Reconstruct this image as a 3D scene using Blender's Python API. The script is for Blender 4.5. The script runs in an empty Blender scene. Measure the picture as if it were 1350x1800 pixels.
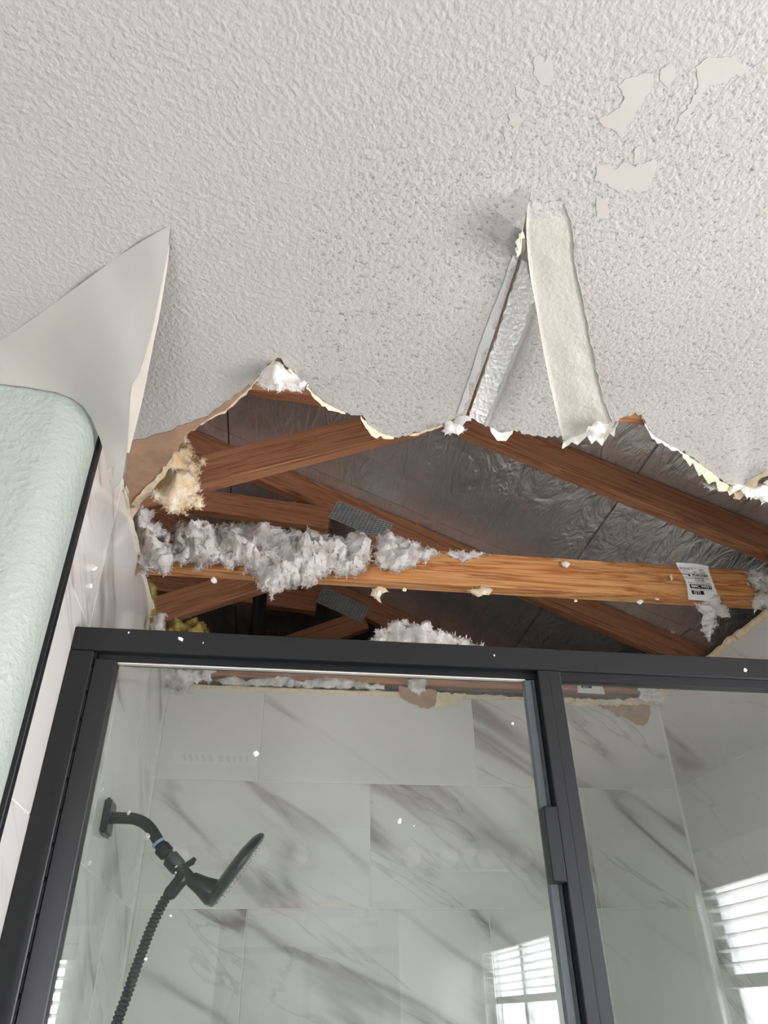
import bpy, bmesh, math, random
import numpy as np
from mathutils import Vector, Matrix, noise
from mathutils.geometry import delaunay_2d_cdt

# ------------------------------------------------------------------ camera
F_PX, CX, CY = 1300.0, 675.0, 900.0
def _c(px, py): return np.array([px - CX, -(py - CY), -F_PX])
_Z = _c(640, -1000); _Z /= np.linalg.norm(_Z)
_D = _c(443, 1794); _D = _D - _Z * (_D @ _Z); _D /= np.linalg.norm(_D)
_X = np.cross(_D, _Z)
RW = np.array([_X, _D, _Z])          # camera vector -> world vector; the camera is the world origin
def ray(px, py): return RW @ _c(px, py)
def U(px, py, axis, val):
    v = ray(px, py); return Vector(v * (val / v[axis]))
def proj(p):
    c = RW.T @ np.array(p, float)
    return CX + F_PX * c[0] / -c[2], CY - F_PX * c[1] / -c[2]

scene = bpy.context.scene
COL = scene.collection
cam_d = bpy.data.cameras.new('camera')
cam = bpy.data.objects.new('camera', cam_d); COL.objects.link(cam)
cam_d.sensor_fit = 'VERTICAL'; cam_d.sensor_height = 36.0
cam_d.lens = F_PX / 1800.0 * 36.0
cam_d.clip_start = 0.01
cam.matrix_world = Matrix([[*RW[0], 0], [*RW[1], 0], [*RW[2], 0], [0, 0, 0, 1]])
scene.camera = cam

# ------------------------------------------------------------------ world, daylight, exposure
H = 0.806            # ceiling height above the lens
FLOOR = -1.55
WALL_R = 1.75        # outside wall with the window
WALL_N = -1.885      # vanity wall behind the photographer
world = bpy.data.worlds.new('world'); scene.world = world
world.use_nodes = True
wn, wl = world.node_tree.nodes, world.node_tree.links
wn.clear()
w_out = wn.new('ShaderNodeOutputWorld'); w_bg = wn.new('ShaderNodeBackground')
w_tc = wn.new('ShaderNodeTexCoord'); w_sep = wn.new('ShaderNodeSeparateXYZ'); w_rmp = wn.new('ShaderNodeValToRGB')
w_map = wn.new('ShaderNodeMapRange'); w_map.inputs[1].default_value = -0.12; w_map.inputs[2].default_value = 0.12
wl.new(w_tc.outputs['Generated'], w_sep.inputs[0]); wl.new(w_sep.outputs[2], w_map.inputs[0])
wl.new(w_map.outputs[0], w_rmp.inputs[0]); wl.new(w_rmp.outputs[0], w_bg.inputs[0]); wl.new(w_bg.outputs[0], w_out.inputs[0])
w_rmp.color_ramp.elements[0].color = (0.86, 0.79, 0.80, 1)     # pale sunlit ground and houses
w_rmp.color_ramp.elements[1].color = (1.0, 0.99, 1.13, 1)      # bright overcast sky
w_bg.inputs[1].default_value = 9.0
vs = scene.view_settings
vs.view_transform = 'Standard'; vs.look = 'None'; vs.exposure = 1.6; vs.gamma = 1.0; vs.use_curve_mapping = False
try: scene.cycles.use_denoising = True; scene.cycles.max_bounces = 14; scene.cycles.transparent_max_bounces = 16; scene.cycles.diffuse_bounces = 6; scene.cycles.glossy_bounces = 6
except Exception: pass
WIN1 = (-0.98, 0.62, -0.60, 0.46)     # y0,y1,z0,z1 on the right-hand wall
WIN2 = (-1.56, -0.80, -1.15, 0.30)    # x0,x1,z0,z1 on the vanity wall
def portal(name, loc, rot, sx, sy):
    d = bpy.data.lights.new(name, 'AREA'); d.shape = 'RECTANGLE'; d.size = sx; d.size_y = sy
    d.cycles.is_portal = True
    o = bpy.data.objects.new(name, d); COL.objects.link(o); o.location = loc; o.rotation_euler = rot
portal('window_daylight', (WALL_R + 0.10, (WIN1[0] + WIN1[1]) / 2, (WIN1[2] + WIN1[3]) / 2), (0, math.radians(90), 0), WIN1[3] - WIN1[2], WIN1[1] - WIN1[0])
portal('window_daylight', ((WIN2[0] + WIN2[1]) / 2, WALL_N - 0.10, (WIN2[2] + WIN2[3]) / 2), (math.radians(90), 0, 0), WIN2[1] - WIN2[0], WIN2[3] - WIN2[2])

rnd = random.Random(7)

# ------------------------------------------------------------------ material helpers
def lin(r, g, b):
    f = lambda c: ((c / 255 + 0.055) / 1.055) ** 2.4 if c / 255 > 0.04045 else c / 255 / 12.92
    return (f(r), f(g), f(b), 1)
class NT:
    def __init__(s, name, rough=0.6, color=(0.8, 0.8, 0.8, 1), metallic=0.0, spec=0.5):
        s.m = bpy.data.materials.new(name); s.m.use_nodes = True
        s.n = s.m.node_tree.nodes; s.l = s.m.node_tree.links
        s.b = s.n['Principled BSDF']; s.out = s.n['Material Output']
        s.b.inputs['Roughness'].default_value = rough; s.b.inputs['Base Color'].default_value = color
        s.b.inputs['Metallic'].default_value = metallic; s.b.inputs['Specular IOR Level'].default_value = spec
    def new(s, t, **kw):
        n = s.n.new('ShaderNode' + t)
        for k, v in kw.items(): setattr(n, k, v)
        return n
    def link(s, a, b): s.l.new(a, b)
    def coords(s, kind='Object', scale=(1, 1, 1), rot=(0, 0, 0), jitter=0.0):
        tc = s.new('TexCoord'); mp = s.new('Mapping'); mp.inputs['Scale'].default_value = scale; mp.inputs['Rotation'].default_value = rot
        s.link(tc.outputs[kind], mp.inputs['Vector'])
        if jitter:
            oi = s.new('ObjectInfo'); mu = s.new('VectorMath', operation='SCALE'); cb = s.new('CombineXYZ')
            s.link(oi.outputs['Random'], cb.inputs[0]); s.link(oi.outputs['Random'], cb.inputs[1]); s.link(oi.outputs['Random'], cb.inputs[2])
            s.link(cb.outputs[0], mu.inputs[0]); mu.inputs['Scale'].default_value = jitter
            s.link(mu.outputs[0], mp.inputs['Location'])
        return mp.outputs[0]
    def noise(s, vec, scale, detail=3, rough=0.5, dist=0.0):
        n = s.new('TexNoise'); s.link(vec, n.inputs['Vector'])
        n.inputs['Scale'].default_value = scale; n.inputs['Detail'].default_value = detail
        n.inputs['Roughness'].default_value = rough; n.inputs['Distortion'].default_value = dist
        return n.outputs['Fac']
    def ramp(s, fac, stops):
        r = s.new('ValToRGB'); s.link(fac, r.inputs[0]); e = r.color_ramp.elements
        while len(e) < len(stops): e.new(0.5)
        for i, (p, c) in enumerate(stops):
            e[i].position = p; e[i].color = c if len(c) == 4 else (*c, 1)
        return r.outputs[0]
    def bw(s, fac, a, b):
        st = [(a, (0, 0, 0, 1)), (b, (1, 1, 1, 1))]
        return s.ramp(fac, sorted(st, key=lambda q: q[0]))
    def math(s, op, a, b):
        m = s.new('Math', operation=op)
        for i, v in enumerate((a, b)):
            if isinstance(v, (int, float)): m.inputs[i].default_value = v
            else: s.link(v, m.inputs[i])
        return m.outputs[0]
    def mix(s, fac, a, b, blend='MIX'):
        m = s.new('Mix', data_type='RGBA', blend_type=blend)
        for sock, v in ((m.inputs[0], fac), (m.inputs[6], a), (m.inputs[7], b)):
            if isinstance(v, (int, float)): sock.default_value = v
            elif isinstance(v, tuple): sock.default_value = v
            else: s.link(v, sock)
        return m.outputs[2]
    def color(s, c): s.link(c, s.b.inputs['Base Color'])
    def bump(s, h, strength=0.5, dist=0.002):
        b = s.new('Bump'); b.inputs['Strength'].default_value = strength; b.inputs['Distance'].default_value = dist
        s.link(h, b.inputs['Height']); s.link(b.outputs[0], s.b.inputs['Normal'])
M = {}
def plain(name, c, rough=0.6, metallic=0.0, spec=0.4, nscale=60, var=0.12, bump=0.0):
    t = NT(name, rough, c, metallic, spec); v = t.coords('Object')
    n = t.noise(v, nscale, 4, 0.6)
    dark = tuple(x * (1 - var) for x in c[:3]) + (1,); lite = tuple(min(1, x * (1 + var)) for x in c[:3]) + (1,)
    t.color(t.ramp(n, [(0.3, dark), (0.7, lite)]))
    if bump: t.bump(n, bump, 0.002)
    M[name] = t.m; return t

# ceiling: sprayed orange-peel texture, grey dust speckle around the damage
t = NT('ceiling_texture', 0.62, spec=0.35); v = t.coords('Object')
n1 = t.noise(v, 150, 2, 0.5, 0.0); n2 = t.noise(v, 330, 2, 0.5)
hgt = t.math('ADD', t.bw(n1, 0.36, 0.70), t.math('MULTIPLY', n2, 0.3))
sep = t.new('SeparateXYZ'); t.link(v, sep.inputs[0])
big = t.noise(v, 5, 3, 0.6)
# dust fell out of the opening: distance from a line across the damaged strip
edge = t.math('ADD', t.math('SUBTRACT', sep.outputs[1], t.math('MULTIPLY', sep.outputs[0], -0.55)), t.math('MULTIPLY', big, 0.22))
zone = t.bw(edge, 0.48, 0.66)
left = t.bw(sep.outputs[0], -0.20, -0.155)
zone = t.math('MULTIPLY', zone, left)
spk = t.noise(v, 300, 2, 0.7); spm = t.bw(t.math('ADD', t.math('MULTIPLY', spk, 0.75), t.math('MULTIPLY', n1, -0.5)), 0.175, 0.25)
base = t.ramp(t.noise(v, 2.2, 3), [(0.3, lin(187, 184, 178)), (0.7, lin(193, 191, 186))])
t.color(t.mix(t.math('MULTIPLY', t.math('MULTIPLY', zone, spm), 0.75), base, lin(120, 122, 124)))
t.bump(hgt, 0.36, 0.0025); M['ceiling'] = t.m

t = NT('wall_paint_mint', 0.45, spec=0.4); v = t.coords('Object'); n1 = t.noise(v, 115, 2, 0.5, 0.0)
t.color(t.ramp(t.noise(v, 3, 3), [(0.3, lin(168, 177, 170)), (0.7, lin(173, 182, 175))]))
t.bump(t.bw(n1, 0.36, 0.72), 0.45, 0.003); M['mint'] = t.m

plain('paint_skin', lin(192, 190, 183), 0.5, nscale=6, var=0.02)
plain('paint_skin_back', lin(208, 203, 191), 0.7, nscale=30, var=0.03)
plain('bare_board', lin(196, 193, 186), 0.75, nscale=25, var=0.025)
plain('brown_paper', lin(170, 138, 114), 0.85, nscale=28, var=0.16, bump=0.3)
plain('gypsum', lin(226, 218, 202), 0.9, nscale=140, var=0.12, bump=0.6)
plain('torn_paper', lin(226, 208, 178), 0.85, nscale=70, var=0.14, bump=0.3)
plain('torn_white', lin(236, 233, 226), 0.8, nscale=90, var=0.08, bump=0.4)
plain('taper_paper', lin(196, 196, 192), 0.6, nscale=40, var=0.04)
t = plain('joint_compound', lin(246, 244, 241), 0.75, nscale=150, var=0.10)
v = t.coords('Object', (1, 0.5, 1)); t.bump(t.noise(v, 110, 4, 0.7, 0.8), 1.0, 0.004)
t = NT('tape_paint', 0.55, spec=0.35); v = t.coords('Object'); n1 = t.noise(v, 140, 2, 0.5, 0.0)
t.color(t.ramp(t.noise(v, 9, 3), [(0.3, lin(192, 188, 179)), (0.7, lin(198, 195, 186))])); t.bump(t.bw(n1, 0.36, 0.7), 0.3, 0.002); M['tape'] = t.m
plain('grout', lin(222, 220, 214), 0.85, nscale=90, var=0.06)
plain('board_core', lin(206, 198, 180), 0.9, nscale=60, var=0.1)
plain('attic_dark', lin(70, 62, 56), 0.95, nscale=9, var=0.3)  # one dark brown-grey for attic floor, closing planes and roof backing

# marble-look porcelain
t = NT('marble_tile', 0.10, spec=0.5); v = t.coords('Object', (1, 1, 1), (0, 0, 0), 37.0)
dsl = t.noise(v, 2.6, 5, 0.6)
mp = t.new('Mapping'); mp.inputs['Rotation'].default_value = (0, math.radians(-33), 0); mq = t.new('Mapping'); mq.inputs['Scale'].default_value = (0.30, 1.3, 1.5)
t.link(v, mp.inputs['Vector']); t.link(mp.outputs[0], mq.inputs['Vector']); mp = mq
va = t.noise(mp.outputs[0], 2.3, 4, 0.45, 0.5)
ridge = t.math('ABSOLUTE', t.math('SUBTRACT', va, 0.5), 0)
vein = t.bw(ridge, 0.026, 0.003)
vb = t.noise(mp.outputs[0], 4.6, 5, 0.5, 0.5)
fine = t.bw(t.math('ABSOLUTE', t.math('SUBTRACT', vb, 0.52), 0), 0.011, 0.0)
sparse = t.bw(t.noise(mp.outputs[0], 3.0, 4, 0.6), 0.40, 0.60)
tot = t.math('ADD', t.math('MULTIPLY', vein, sparse), t.math('MULTIPLY', t.math('MULTIPLY', fine, sparse), 0.5))
base = t.ramp(dsl, [(0.3, lin(210, 208, 203)), (0.7, lin(219, 217, 213))])
soft = t.mix(t.math('MULTIPLY', t.bw(ridge, 0.07, 0.0), t.math('MULTIPLY', sparse, 0.5)), base, lin(176, 168, 160))
t.color(t.mix(t.math('MULTIPLY', tot, 0.72), soft, lin(126, 119, 112))); M['marble'] = t.m

plain('black_metal', lin(16, 18, 21), 0.42, 0.0, 0.5, nscale=300, var=0.08)
plain('black_gap', lin(14, 16, 19), 0.5, 0.0, 0.4, nscale=60, var=0.1)
plain('shower_black', lin(34, 36, 39), 0.32, 0.0, 0.5, nscale=90, var=0.1)
plain('seal_grey', lin(78, 84, 87), 0.35, 0.0, 0.5, nscale=60, var=0.05)
plain('seal_white', lin(214, 206, 198), 0.4, 0.0, 0.5, nscale=60, var=0.04)
plain('blue_tape', lin(150, 190, 220), 0.5, nscale=90, var=0.05)
plain('chrome', lin(205, 207, 208), 0.12, 1.0, nscale=60, var=0.03)
plain('white_plastic', lin(232, 233, 231), 0.35, nscale=60, var=0.02)
plain('bulb_white', lin(238, 238, 234), 0.12, 0.0, 0.5, nscale=40, var=0.01)
plain('vinyl_floor', lin(206, 200, 190), 0.5, nscale=8, var=0.1)
plain('abs_pipe', lin(22, 22, 23), 0.4, nscale=60, var=0.1)
plain('label_paper', lin(246, 246, 243), 0.7, nscale=40, var=0.03)
plain('label_ink', lin(26, 26, 30), 0.7, nscale=40, var=0.05)
plain('label_grey', lin(110, 110, 112), 0.7, nscale=40, var=0.05)
t = NT('vanity_mirror', 0.02, (0.86, 0.88, 0.87, 1), 1.0); v = t.coords('Object'); t.color(t.ramp(t.noise(v, 2, 2), [(0.3, (0.84, 0.86, 0.85, 1)), (0.7, (0.87, 0.89, 0.88, 1))])); M['mirror'] = t.m

# clear pane: fresnel blend of straight transmission and mirror reflection
def pane_mat(name, tint, ior=1.5, extra=0.0):
    t = NT(name); t.n.remove(t.b)
    tr = t.new('BsdfTransparent'); gl = t.new('BsdfGlossy'); gl.inputs['Roughness'].default_value = 0.0
    v = t.coords('Object'); tc = t.ramp(t.noise(v, 3, 2), [(0.3, tint), (0.7, tuple(x * 0.985 for x in tint[:3]) + (1,))]); t.link(tc, tr.inputs[0])
    ge = t.new('NewGeometry'); dp = t.new('VectorMath', operation='DOT_PRODUCT'); t.link(ge.outputs['Normal'], dp.inputs[0]); t.link(ge.outputs['Incoming'], dp.inputs[1])
    f0 = ((ior - 1) / (ior + 1)) ** 2
    om = t.math('SUBTRACT', 1.0, t.math('ABSOLUTE', dp.outputs['Value'], 0))
    fr = t.math('ADD', t.math('MULTIPLY', t.math('POWER', om, 5.0), 1 - f0), f0)
    ms = t.new('MixShader'); t.link(t.math('ADD', fr, extra), ms.inputs[0]); t.link(tr.outputs[0], ms.inputs[1]); t.link(gl.outputs[0], ms.inputs[2])
    t.link(ms.outputs[0], t.out.inputs[0]); M[name] = t.m
pane_mat('shower_glass', (0.95, 0.975, 0.965, 1), 1.52, 0.015)
pane_mat('window_glass', (0.95, 0.97, 0.97, 1), 1.5)

# lumber
def wood(name, light, mid, dark, rough=0.55):
    t = NT(name, rough, spec=0.35); v = t.coords('Object', (1, 1, 1), (0, 0, 0), 11.0)
    mp = t.new('Mapping'); mp.inputs['Scale'].default_value = (0.55, 9, 15); t.link(v, mp.inputs['Vector'])
    g = t.noise(mp.outputs[0], 2.2, 6, 0.6, 1.6)
    mp2 = t.new('Mapping'); mp2.inputs['Scale'].default_value = (3, 120, 160); t.link(v, mp2.inputs['Vector'])
    f = t.noise(mp2.outputs[0], 2.0, 3, 0.6)
    c = t.ramp(g, [(0.30, dark), (0.40, light), (0.46, mid), (0.50, dark), (0.54, light), (0.60, mid), (0.66, light)])
    c = t.mix(t.math('MULTIPLY', t.bw(f, 0.35, 0.65), 0.25), c, dark)
    vo = t.new('TexVoronoi'); vo.inputs['Scale'].default_value = 2.1
    mp3 = t.new('Mapping'); mp3.inputs['Scale'].default_value = (1.0, 4, 4); t.link(v, mp3.inputs['Vector']); t.link(mp3.outputs[0], vo.inputs['Vector'])
    knot = t.bw(vo.outputs['Distance'], 0.12, 0.03)
    c = t.mix(t.math('MULTIPLY', knot, 0.8), c, tuple(x * 0.45 for x in dark[:3]) + (1,))
    t.color(c); t.bump(f, 0.15, 0.001); M[name] = t.m
wood('lumber', lin(220, 168, 110), lin(202, 137, 82), lin(156, 92, 50))
wood('lumber_shaded', lin(192, 138, 101), lin(178, 122, 88), lin(142, 92, 66))  # same timber, darker: the weaker attic light is put into the colour

t = NT('foil_deck', 0.30, metallic=0.62, spec=0.5); v = t.coords('Object', (1, 1, 1), (0, 0, 0), 9.0)
mp = t.new('Mapping'); mp.inputs['Scale'].default_value = (1, 0.35, 1); mp.inputs['Rotation'].default_value = (0, 0, 0.5); t.link(v, mp.inputs['Vector'])
w1 = t.noise(mp.outputs[0], 13, 4, 0.5, 1.8); w2 = t.noise(v, 6, 4, 0.6, 1.0)
mp2 = t.new('Mapping'); mp2.inputs['Scale'].default_value = (90, 2, 1); t.link(v, mp2.inputs['Vector']); w3 = t.noise(mp2.outputs[0], 1.0, 2)
t.color(t.ramp(w2, [(0.3, lin(222, 224, 224)), (0.7, lin(240, 241, 240))]))
t.bump(t.math('ADD', t.math('ADD', t.math('MULTIPLY', t.math('ABSOLUTE', t.math('SUBTRACT', w1, 0.5), 0), 1.6), w2), t.math('MULTIPLY', w3, 0.18)), 1.0, 0.014); M['foil'] = t.m

t = NT('plate_steel', 0.4, metallic=0.35); v = t.coords('Object')
br = t.new('TexBrick'); t.link(v, br.inputs['Vector']); br.inputs['Scale'].default_value = 1.0
t.color(t.ramp(t.noise(v, 60, 3), [(0.3, lin(150, 155, 158)), (0.7, lin(184, 188, 190))])); M['plate'] = t.m

def fibre(name, a, b, c, rough=0.95):
    t = NT(name, rough, spec=0.1); v = t.coords('Object')
    n1 = t.noise(v, 26, 4, 0.6); n2 = t.noise(v, 190, 4, 0.7)
    col = t.ramp(n1, [(0.36, a), (0.52, b), (0.68, c)])
    t.color(t.mix(t.math('MULTIPLY', t.bw(n2, 0.55, 0.3), 0.25), col, a)); t.bump(n2, 0.9, 0.005)
    t.b.inputs['Subsurface Weight'].default_value = 0.0; M[name] = t.m
fibre('wool_white', lin(206, 198, 190), lin(238, 233, 228), lin(246, 243, 240))
fibre('wool_grey', lin(184, 175, 166), lin(232, 226, 220), lin(246, 242, 238))
fibre('wool_cream', lin(228, 192, 140), lin(240, 220, 184), lin(248, 243, 234))
fibre('wool_yellow', lin(150, 130, 66), lin(186, 168, 96), lin(206, 192, 130))

# ------------------------------------------------------------------ mesh helpers
def setprops(o, label=None, cat=None, group=None, kind=None):
    if label: o['label'] = label
    if cat: o['category'] = cat
    if group: o['group'] = group
    if kind: o['kind'] = kind
    return o
def link_mesh(name, me, parent=None):
    o = bpy.data.objects.new(name, me); COL.objects.link(o)
    if parent is not None: o.parent = parent
    return o
def obj(name, bm, mats, parent=None, smooth=False):
    me = bpy.data.meshes.new(name); bm.to_mesh(me); bm.free()
    for m in (mats if isinstance(mats, (list, tuple)) else [mats]): me.materials.append(M[m])
    if smooth:
        for p in me.polygons: p.use_smooth = True
    return link_mesh(name, me, parent)
def raw(name, verts, faces, mats, parent=None, smooth=False, mat_idx=None):
    me = bpy.data.meshes.new(name); me.from_pydata([tuple(v) for v in verts], [], faces); me.update()
    for m in (mats if isinstance(mats, (list, tuple)) else [mats]): me.materials.append(M[m])
    if mat_idx is not None: me.polygons.foreach_set('material_index', mat_idx)
    if smooth:
        for p in me.polygons: p.use_smooth = True
    return link_mesh(name, me, parent)
def empty(name, loc=(0, 0, 0)):
    o = bpy.data.objects.new(name, None); o.empty_display_size = 0.05; COL.objects.link(o); o.location = loc
    return o
def rel(o):
    """keep a child's world coordinates when its parent Empty is moved off the origin"""
    o.matrix_parent_inverse = Matrix.Translation(-o.parent.location); return o
def box(x0, x1, y0, y1, z0, z1, bev=0.0, seg=1):
    bm = bmesh.new()
    bmesh.ops.create_cube(bm, size=1.0)
    for v in bm.verts:
        v.co = Vector(((x0 + x1) / 2 + v.co.x * (x1 - x0), (y0 + y1) / 2 + v.co.y * (y1 - y0), (z0 + z1) / 2 + v.co.z * (z1 - z0)))
    if bev: bmesh.ops.bevel(bm, geom=list(bm.edges), offset=bev, segments=seg, affect='EDGES')
    return bm
def join_boxes(lst):
    bm = bmesh.new()
    for b in lst:
        me = bpy.data.meshes.new('tmp'); b.to_mesh(me); b.free(); bm.from_mesh(me); bpy.data.meshes.remove(me)
    return bm
def sweep(pts, radii, n=14, cap=True):
    pts = [Vector(p) for p in pts]; bm = bmesh.new(); rings = []
    up = Vector((0, 1, 0.01))
    for i, p in enumerate(pts):
        d = (pts[min(i + 1, len(pts) - 1)] - pts[max(i - 1, 0)]).normalized()
        a = d.cross(up); a = a.normalized() if a.length > 1e-4 else Vector((1, 0, 0)); b = d.cross(a)
        r = radii[i] if isinstance(radii, (list, tuple)) else radii
        rings.append([bm.verts.new(p + (a * math.cos(2 * math.pi * k / n) + b * math.sin(2 * math.pi * k / n)) * r) for k in range(n)])
    for i in range(len(rings) - 1):
        for k in range(n):
            bm.faces.new((rings[i][k], rings[i][(k + 1) % n], rings[i + 1][(k + 1) % n], rings[i + 1][k]))
    if cap: bm.faces.new(rings[0][::-1]); bm.faces.new(rings[-1])
    bmesh.ops.recalc_face_normals(bm, faces=bm.faces)
    return bm
def spline(pts, n):
    pts = [Vector(p) for p in pts]; out = []
    P = [pts[0] * 2 - pts[1]] + pts + [pts[-1] * 2 - pts[-2]]
    for i in range(1, len(P) - 2):
        for k in range(n):
            t = k / n
            out.append(0.5 * ((2 * P[i]) + (P[i + 1] - P[i - 1]) * t + (2 * P[i - 1] - 5 * P[i] + 4 * P[i + 1] - P[i + 2]) * t * t + (3 * P[i] - P[i - 1] - 3 * P[i + 1] + P[i + 2]) * t ** 3))
    out.append(pts[-1]); return out
def lathe(profile, origin, axis, n=32):
    """profile: list of (radius, distance along axis)"""
    axis = Vector(axis).normalized(); a = axis.orthogonal().normalized(); b = axis.cross(a); o = Vector(origin)
    bm = bmesh.new(); rings = []
    for r, h in profile:
        if r < 1e-5: rings.append([bm.verts.new(o + axis * h)])
        else: rings.append([bm.verts.new(o + axis * h + (a * math.cos(2 * math.pi * k / n) + b * math.sin(2 * math.pi * k / n)) * r) for k in range(n)])
    for A, B in zip(rings, rings[1:]):
        for k in range(n):
            q = [A[k % len(A)], A[(k + 1) % len(A)], B[(k + 1) % len(B)], B[k % len(B)]]
            u = [];  [u.append(x) for x in q if x not in u]
            if len(u) > 2:
                try: bm.faces.new(u)
                except ValueError: pass
    bmesh.ops.recalc_face_normals(bm, faces=bm.faces)
    return bm
def jag(poly, step, amp, rr, closed=False):
    """subdivide a 2-D polyline and roughen it"""
    out = []; n = len(poly); last = n if closed else n - 1
    for i in range(last):
        a, b = poly[i], poly[(i + 1) % n]; L = math.hypot(b[0] - a[0], b[1] - a[1]); k = max(1, int(L / step))
        nx, ny = -(b[1] - a[1]) / (L + 1e-9), (b[0] - a[0]) / (L + 1e-9)
        for j in range(k):
            t = j / k; o = rr.gauss(0, amp) * (1 if j else 0.3)
            if rr.random() < 0.12: o += rr.choice((-1, 1)) * amp * 1.5
            out.append((a[0] + (b[0] - a[0]) * t + nx * o, a[1] + (b[1] - a[1]) * t + ny * o))
    if not closed: out.append(poly[-1])
    return out
def inside(p, poly):
    x, y = p; c = False; j = len(poly) - 1
    for i in range(len(poly)):
        xi, yi = poly[i]; xj, yj = poly[j]
        if (yi > y) != (yj > y) and x < (xj - xi) * (y - yi) / (yj - yi) + xi: c = not c
        j = i
    return c
def edge_dist(pts, poly):
    P = np.array(pts); A = np.array(poly); B = np.roll(A, -1, 0); d = np.full(len(P), 1e9)
    for a, b in zip(A, B):
        ab = b - a; t = np.clip(((P - a) @ ab) / (ab @ ab + 1e-12), 0, 1)
        d = np.minimum(d, np.linalg.norm(P - a - t[:, None] * ab, axis=1))
    return d
def cdt(poly, extra):
    n = len(poly); vs_ = [Vector(p) for p in poly] + [Vector(p) for p in extra]
    r = delaunay_2d_cdt(vs_, [], [list(range(n))], 1, 1e-6)
    return [tuple(v) for v in r[0]], [list(f) for f in r[2]]
def px_sheet(name, poly, zfun, mats, parent, grid=12, thick=0.0008, smooth=True, back=0, rough=0.0, freq=0.06):
    """a thin sheet whose outline is given as seen in the photograph and whose true height is zfun(px,py)"""
    xs = [p[0] for p in poly]; ys = [p[1] for p in poly]; ex = []
    x = min(xs)
    while x < max(xs):
        y = min(ys)
        while y < max(ys):
            q = (x + rnd.uniform(-.2, .2) * grid, y + rnd.uniform(-.2, .2) * grid)
            if inside(q, poly): ex.append(q)
            y += grid
        x += grid
    if ex:
        d = edge_dist(ex, poly); ex = [e for e, k in zip(ex, d) if k > grid * 0.35]
    v2, f = cdt(poly, ex)
    lo = []
    for p in v2:
        z = zfun(*p) + (rough * noise.noise(Vector((p[0] * freq, p[1] * freq, 3.1))) if rough else 0)
        lo.append(U(p[0], p[1], 2, z))
    n = len(lo); hi = [v + Vector((0, 0, thick)) for v in lo]
    cnt = {}
    for tri in f:
        for i in range(3):
            e = (tri[i], tri[(i + 1) % 3]); cnt[tuple(sorted(e))] = cnt.get(tuple(sorted(e)), 0) + 1
    faces = [tri[::-1] for tri in f] + [[i + n for i in tri] for tri in f]; mi = [0] * len(f) + [back] * len(f)
    for tri in f:
        for i in range(3):
            a, b = tri[i], tri[(i + 1) % 3]
            if cnt[tuple(sorted((a, b)))] == 1: faces.append([a, b, b + n, a + n]); mi.append(back)
    o = raw(name, lo + hi, faces, mats, parent, smooth, mi)
    if smooth: o.data.set_sharp_from_angle(angle=math.radians(50))
    return o

# ------------------------------------------------------------------ the room shell
def shell(name, bm, m, label, cat='wall', smooth=False):
    return setprops(obj(name, bm, m, None, smooth), label, cat, kind='structure')
shell('floor', box(-1.75, 1.9, WALL_N - .15, 2.2, FLOOR - .1, FLOOR), 'vinyl_floor', 'pale bathroom floor far below the shower door', 'floor')

# wall with the bullnose corner, left of the shower
YP, XP, RB = 0.872, -0.303, 0.055      # face, return, bullnose radius
bm = bmesh.new(); prof = [(-1.6, YP), (XP - RB - .12, YP)]
for k in range(0, 13):
    a = math.pi / 2 * k / 12
    prof.append((XP - RB + RB * math.sin(a), YP + RB - RB * math.cos(a)))
prof += [(XP, 0.944), (XP - .1, 0.944), (XP - .1, YP + .11), (-1.6, YP + .11)]
zs = [FLOOR + (H - FLOOR) * k / 30 for k in range(31)]
lv = [[bm.verts.new((x, y, z)) for x, y in prof] for z in zs]
for a, b in zip(lv, lv[1:]):
    for k in range(len(prof)):
        bm.faces.new((a[k], a[(k + 1) % len(prof)], b[(k + 1) % len(prof)], b[k]))
bm.faces.new(lv[-1]); bm.faces.new(lv[0][::-1]); bmesh.ops.recalc_face_normals(bm, faces=bm.faces)
o = shell('wall_partition', bm, 'mint', 'pale mint textured wall with rounded corner left of the black trim', smooth=True)
o.data.set_sharp_from_angle(angle=math.radians(40))
shell('wall_west', box(-1.75, -1.6, WALL_N - .15, YP + .11, FLOOR, H), 'mint', 'mint wall on the far left behind the photographer')
def wall_with_hole(axis, pos, thick, a0, a1, hole):
    b0, b1, z0, z1 = hole; L = []
    for (p0, p1, q0, q1) in ((a0, b0, FLOOR, H), (b1, a1, FLOOR, H), (b0, b1, FLOOR, z0), (b0, b1, z1, H)):
        L.append(box(pos, pos + thick, p0, p1, q0, q1) if axis == 0 else box(p0, p1, pos, pos + thick, q0, q1))
    return join_boxes(L)
shell('wall_east', wall_with_hole(0, WALL_R, .12, WALL_N - .12, 2.2, WIN1), 'mint', 'mint outside wall holding the large window, seen mirrored in the glass')
shell('wall_south', wall_with_hole(1, WALL_N - .12, .12, -1.6, WALL_R, WIN2), 'mint', 'mint vanity wall with mirror and light bars, seen mirrored in the glass')
shell('wall_light_block', join_boxes([box(-1.75, 1.9, 2.141, 2.25, FLOOR, H - .0005), box(-1.75, -1.6, YP + .11, 2.141, FLOOR, H - .0005), box(-1.6, -.4035, YP + .1105, 2.14, H - .02, H - .0005), box(1.164, WALL_R, 1.101, 2.14, H - .02, H - .0005)]), 'board_core', 'unseen light-blocking boxes added behind the shower walls')  # added unseen boxes, closing gaps where outside light leaked in
shell('wall_return', box(1.16, WALL_R, 1.02, 1.10, FLOOR, H), 'mint', 'short mint wall beside the right end of the shower screen')

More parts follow.
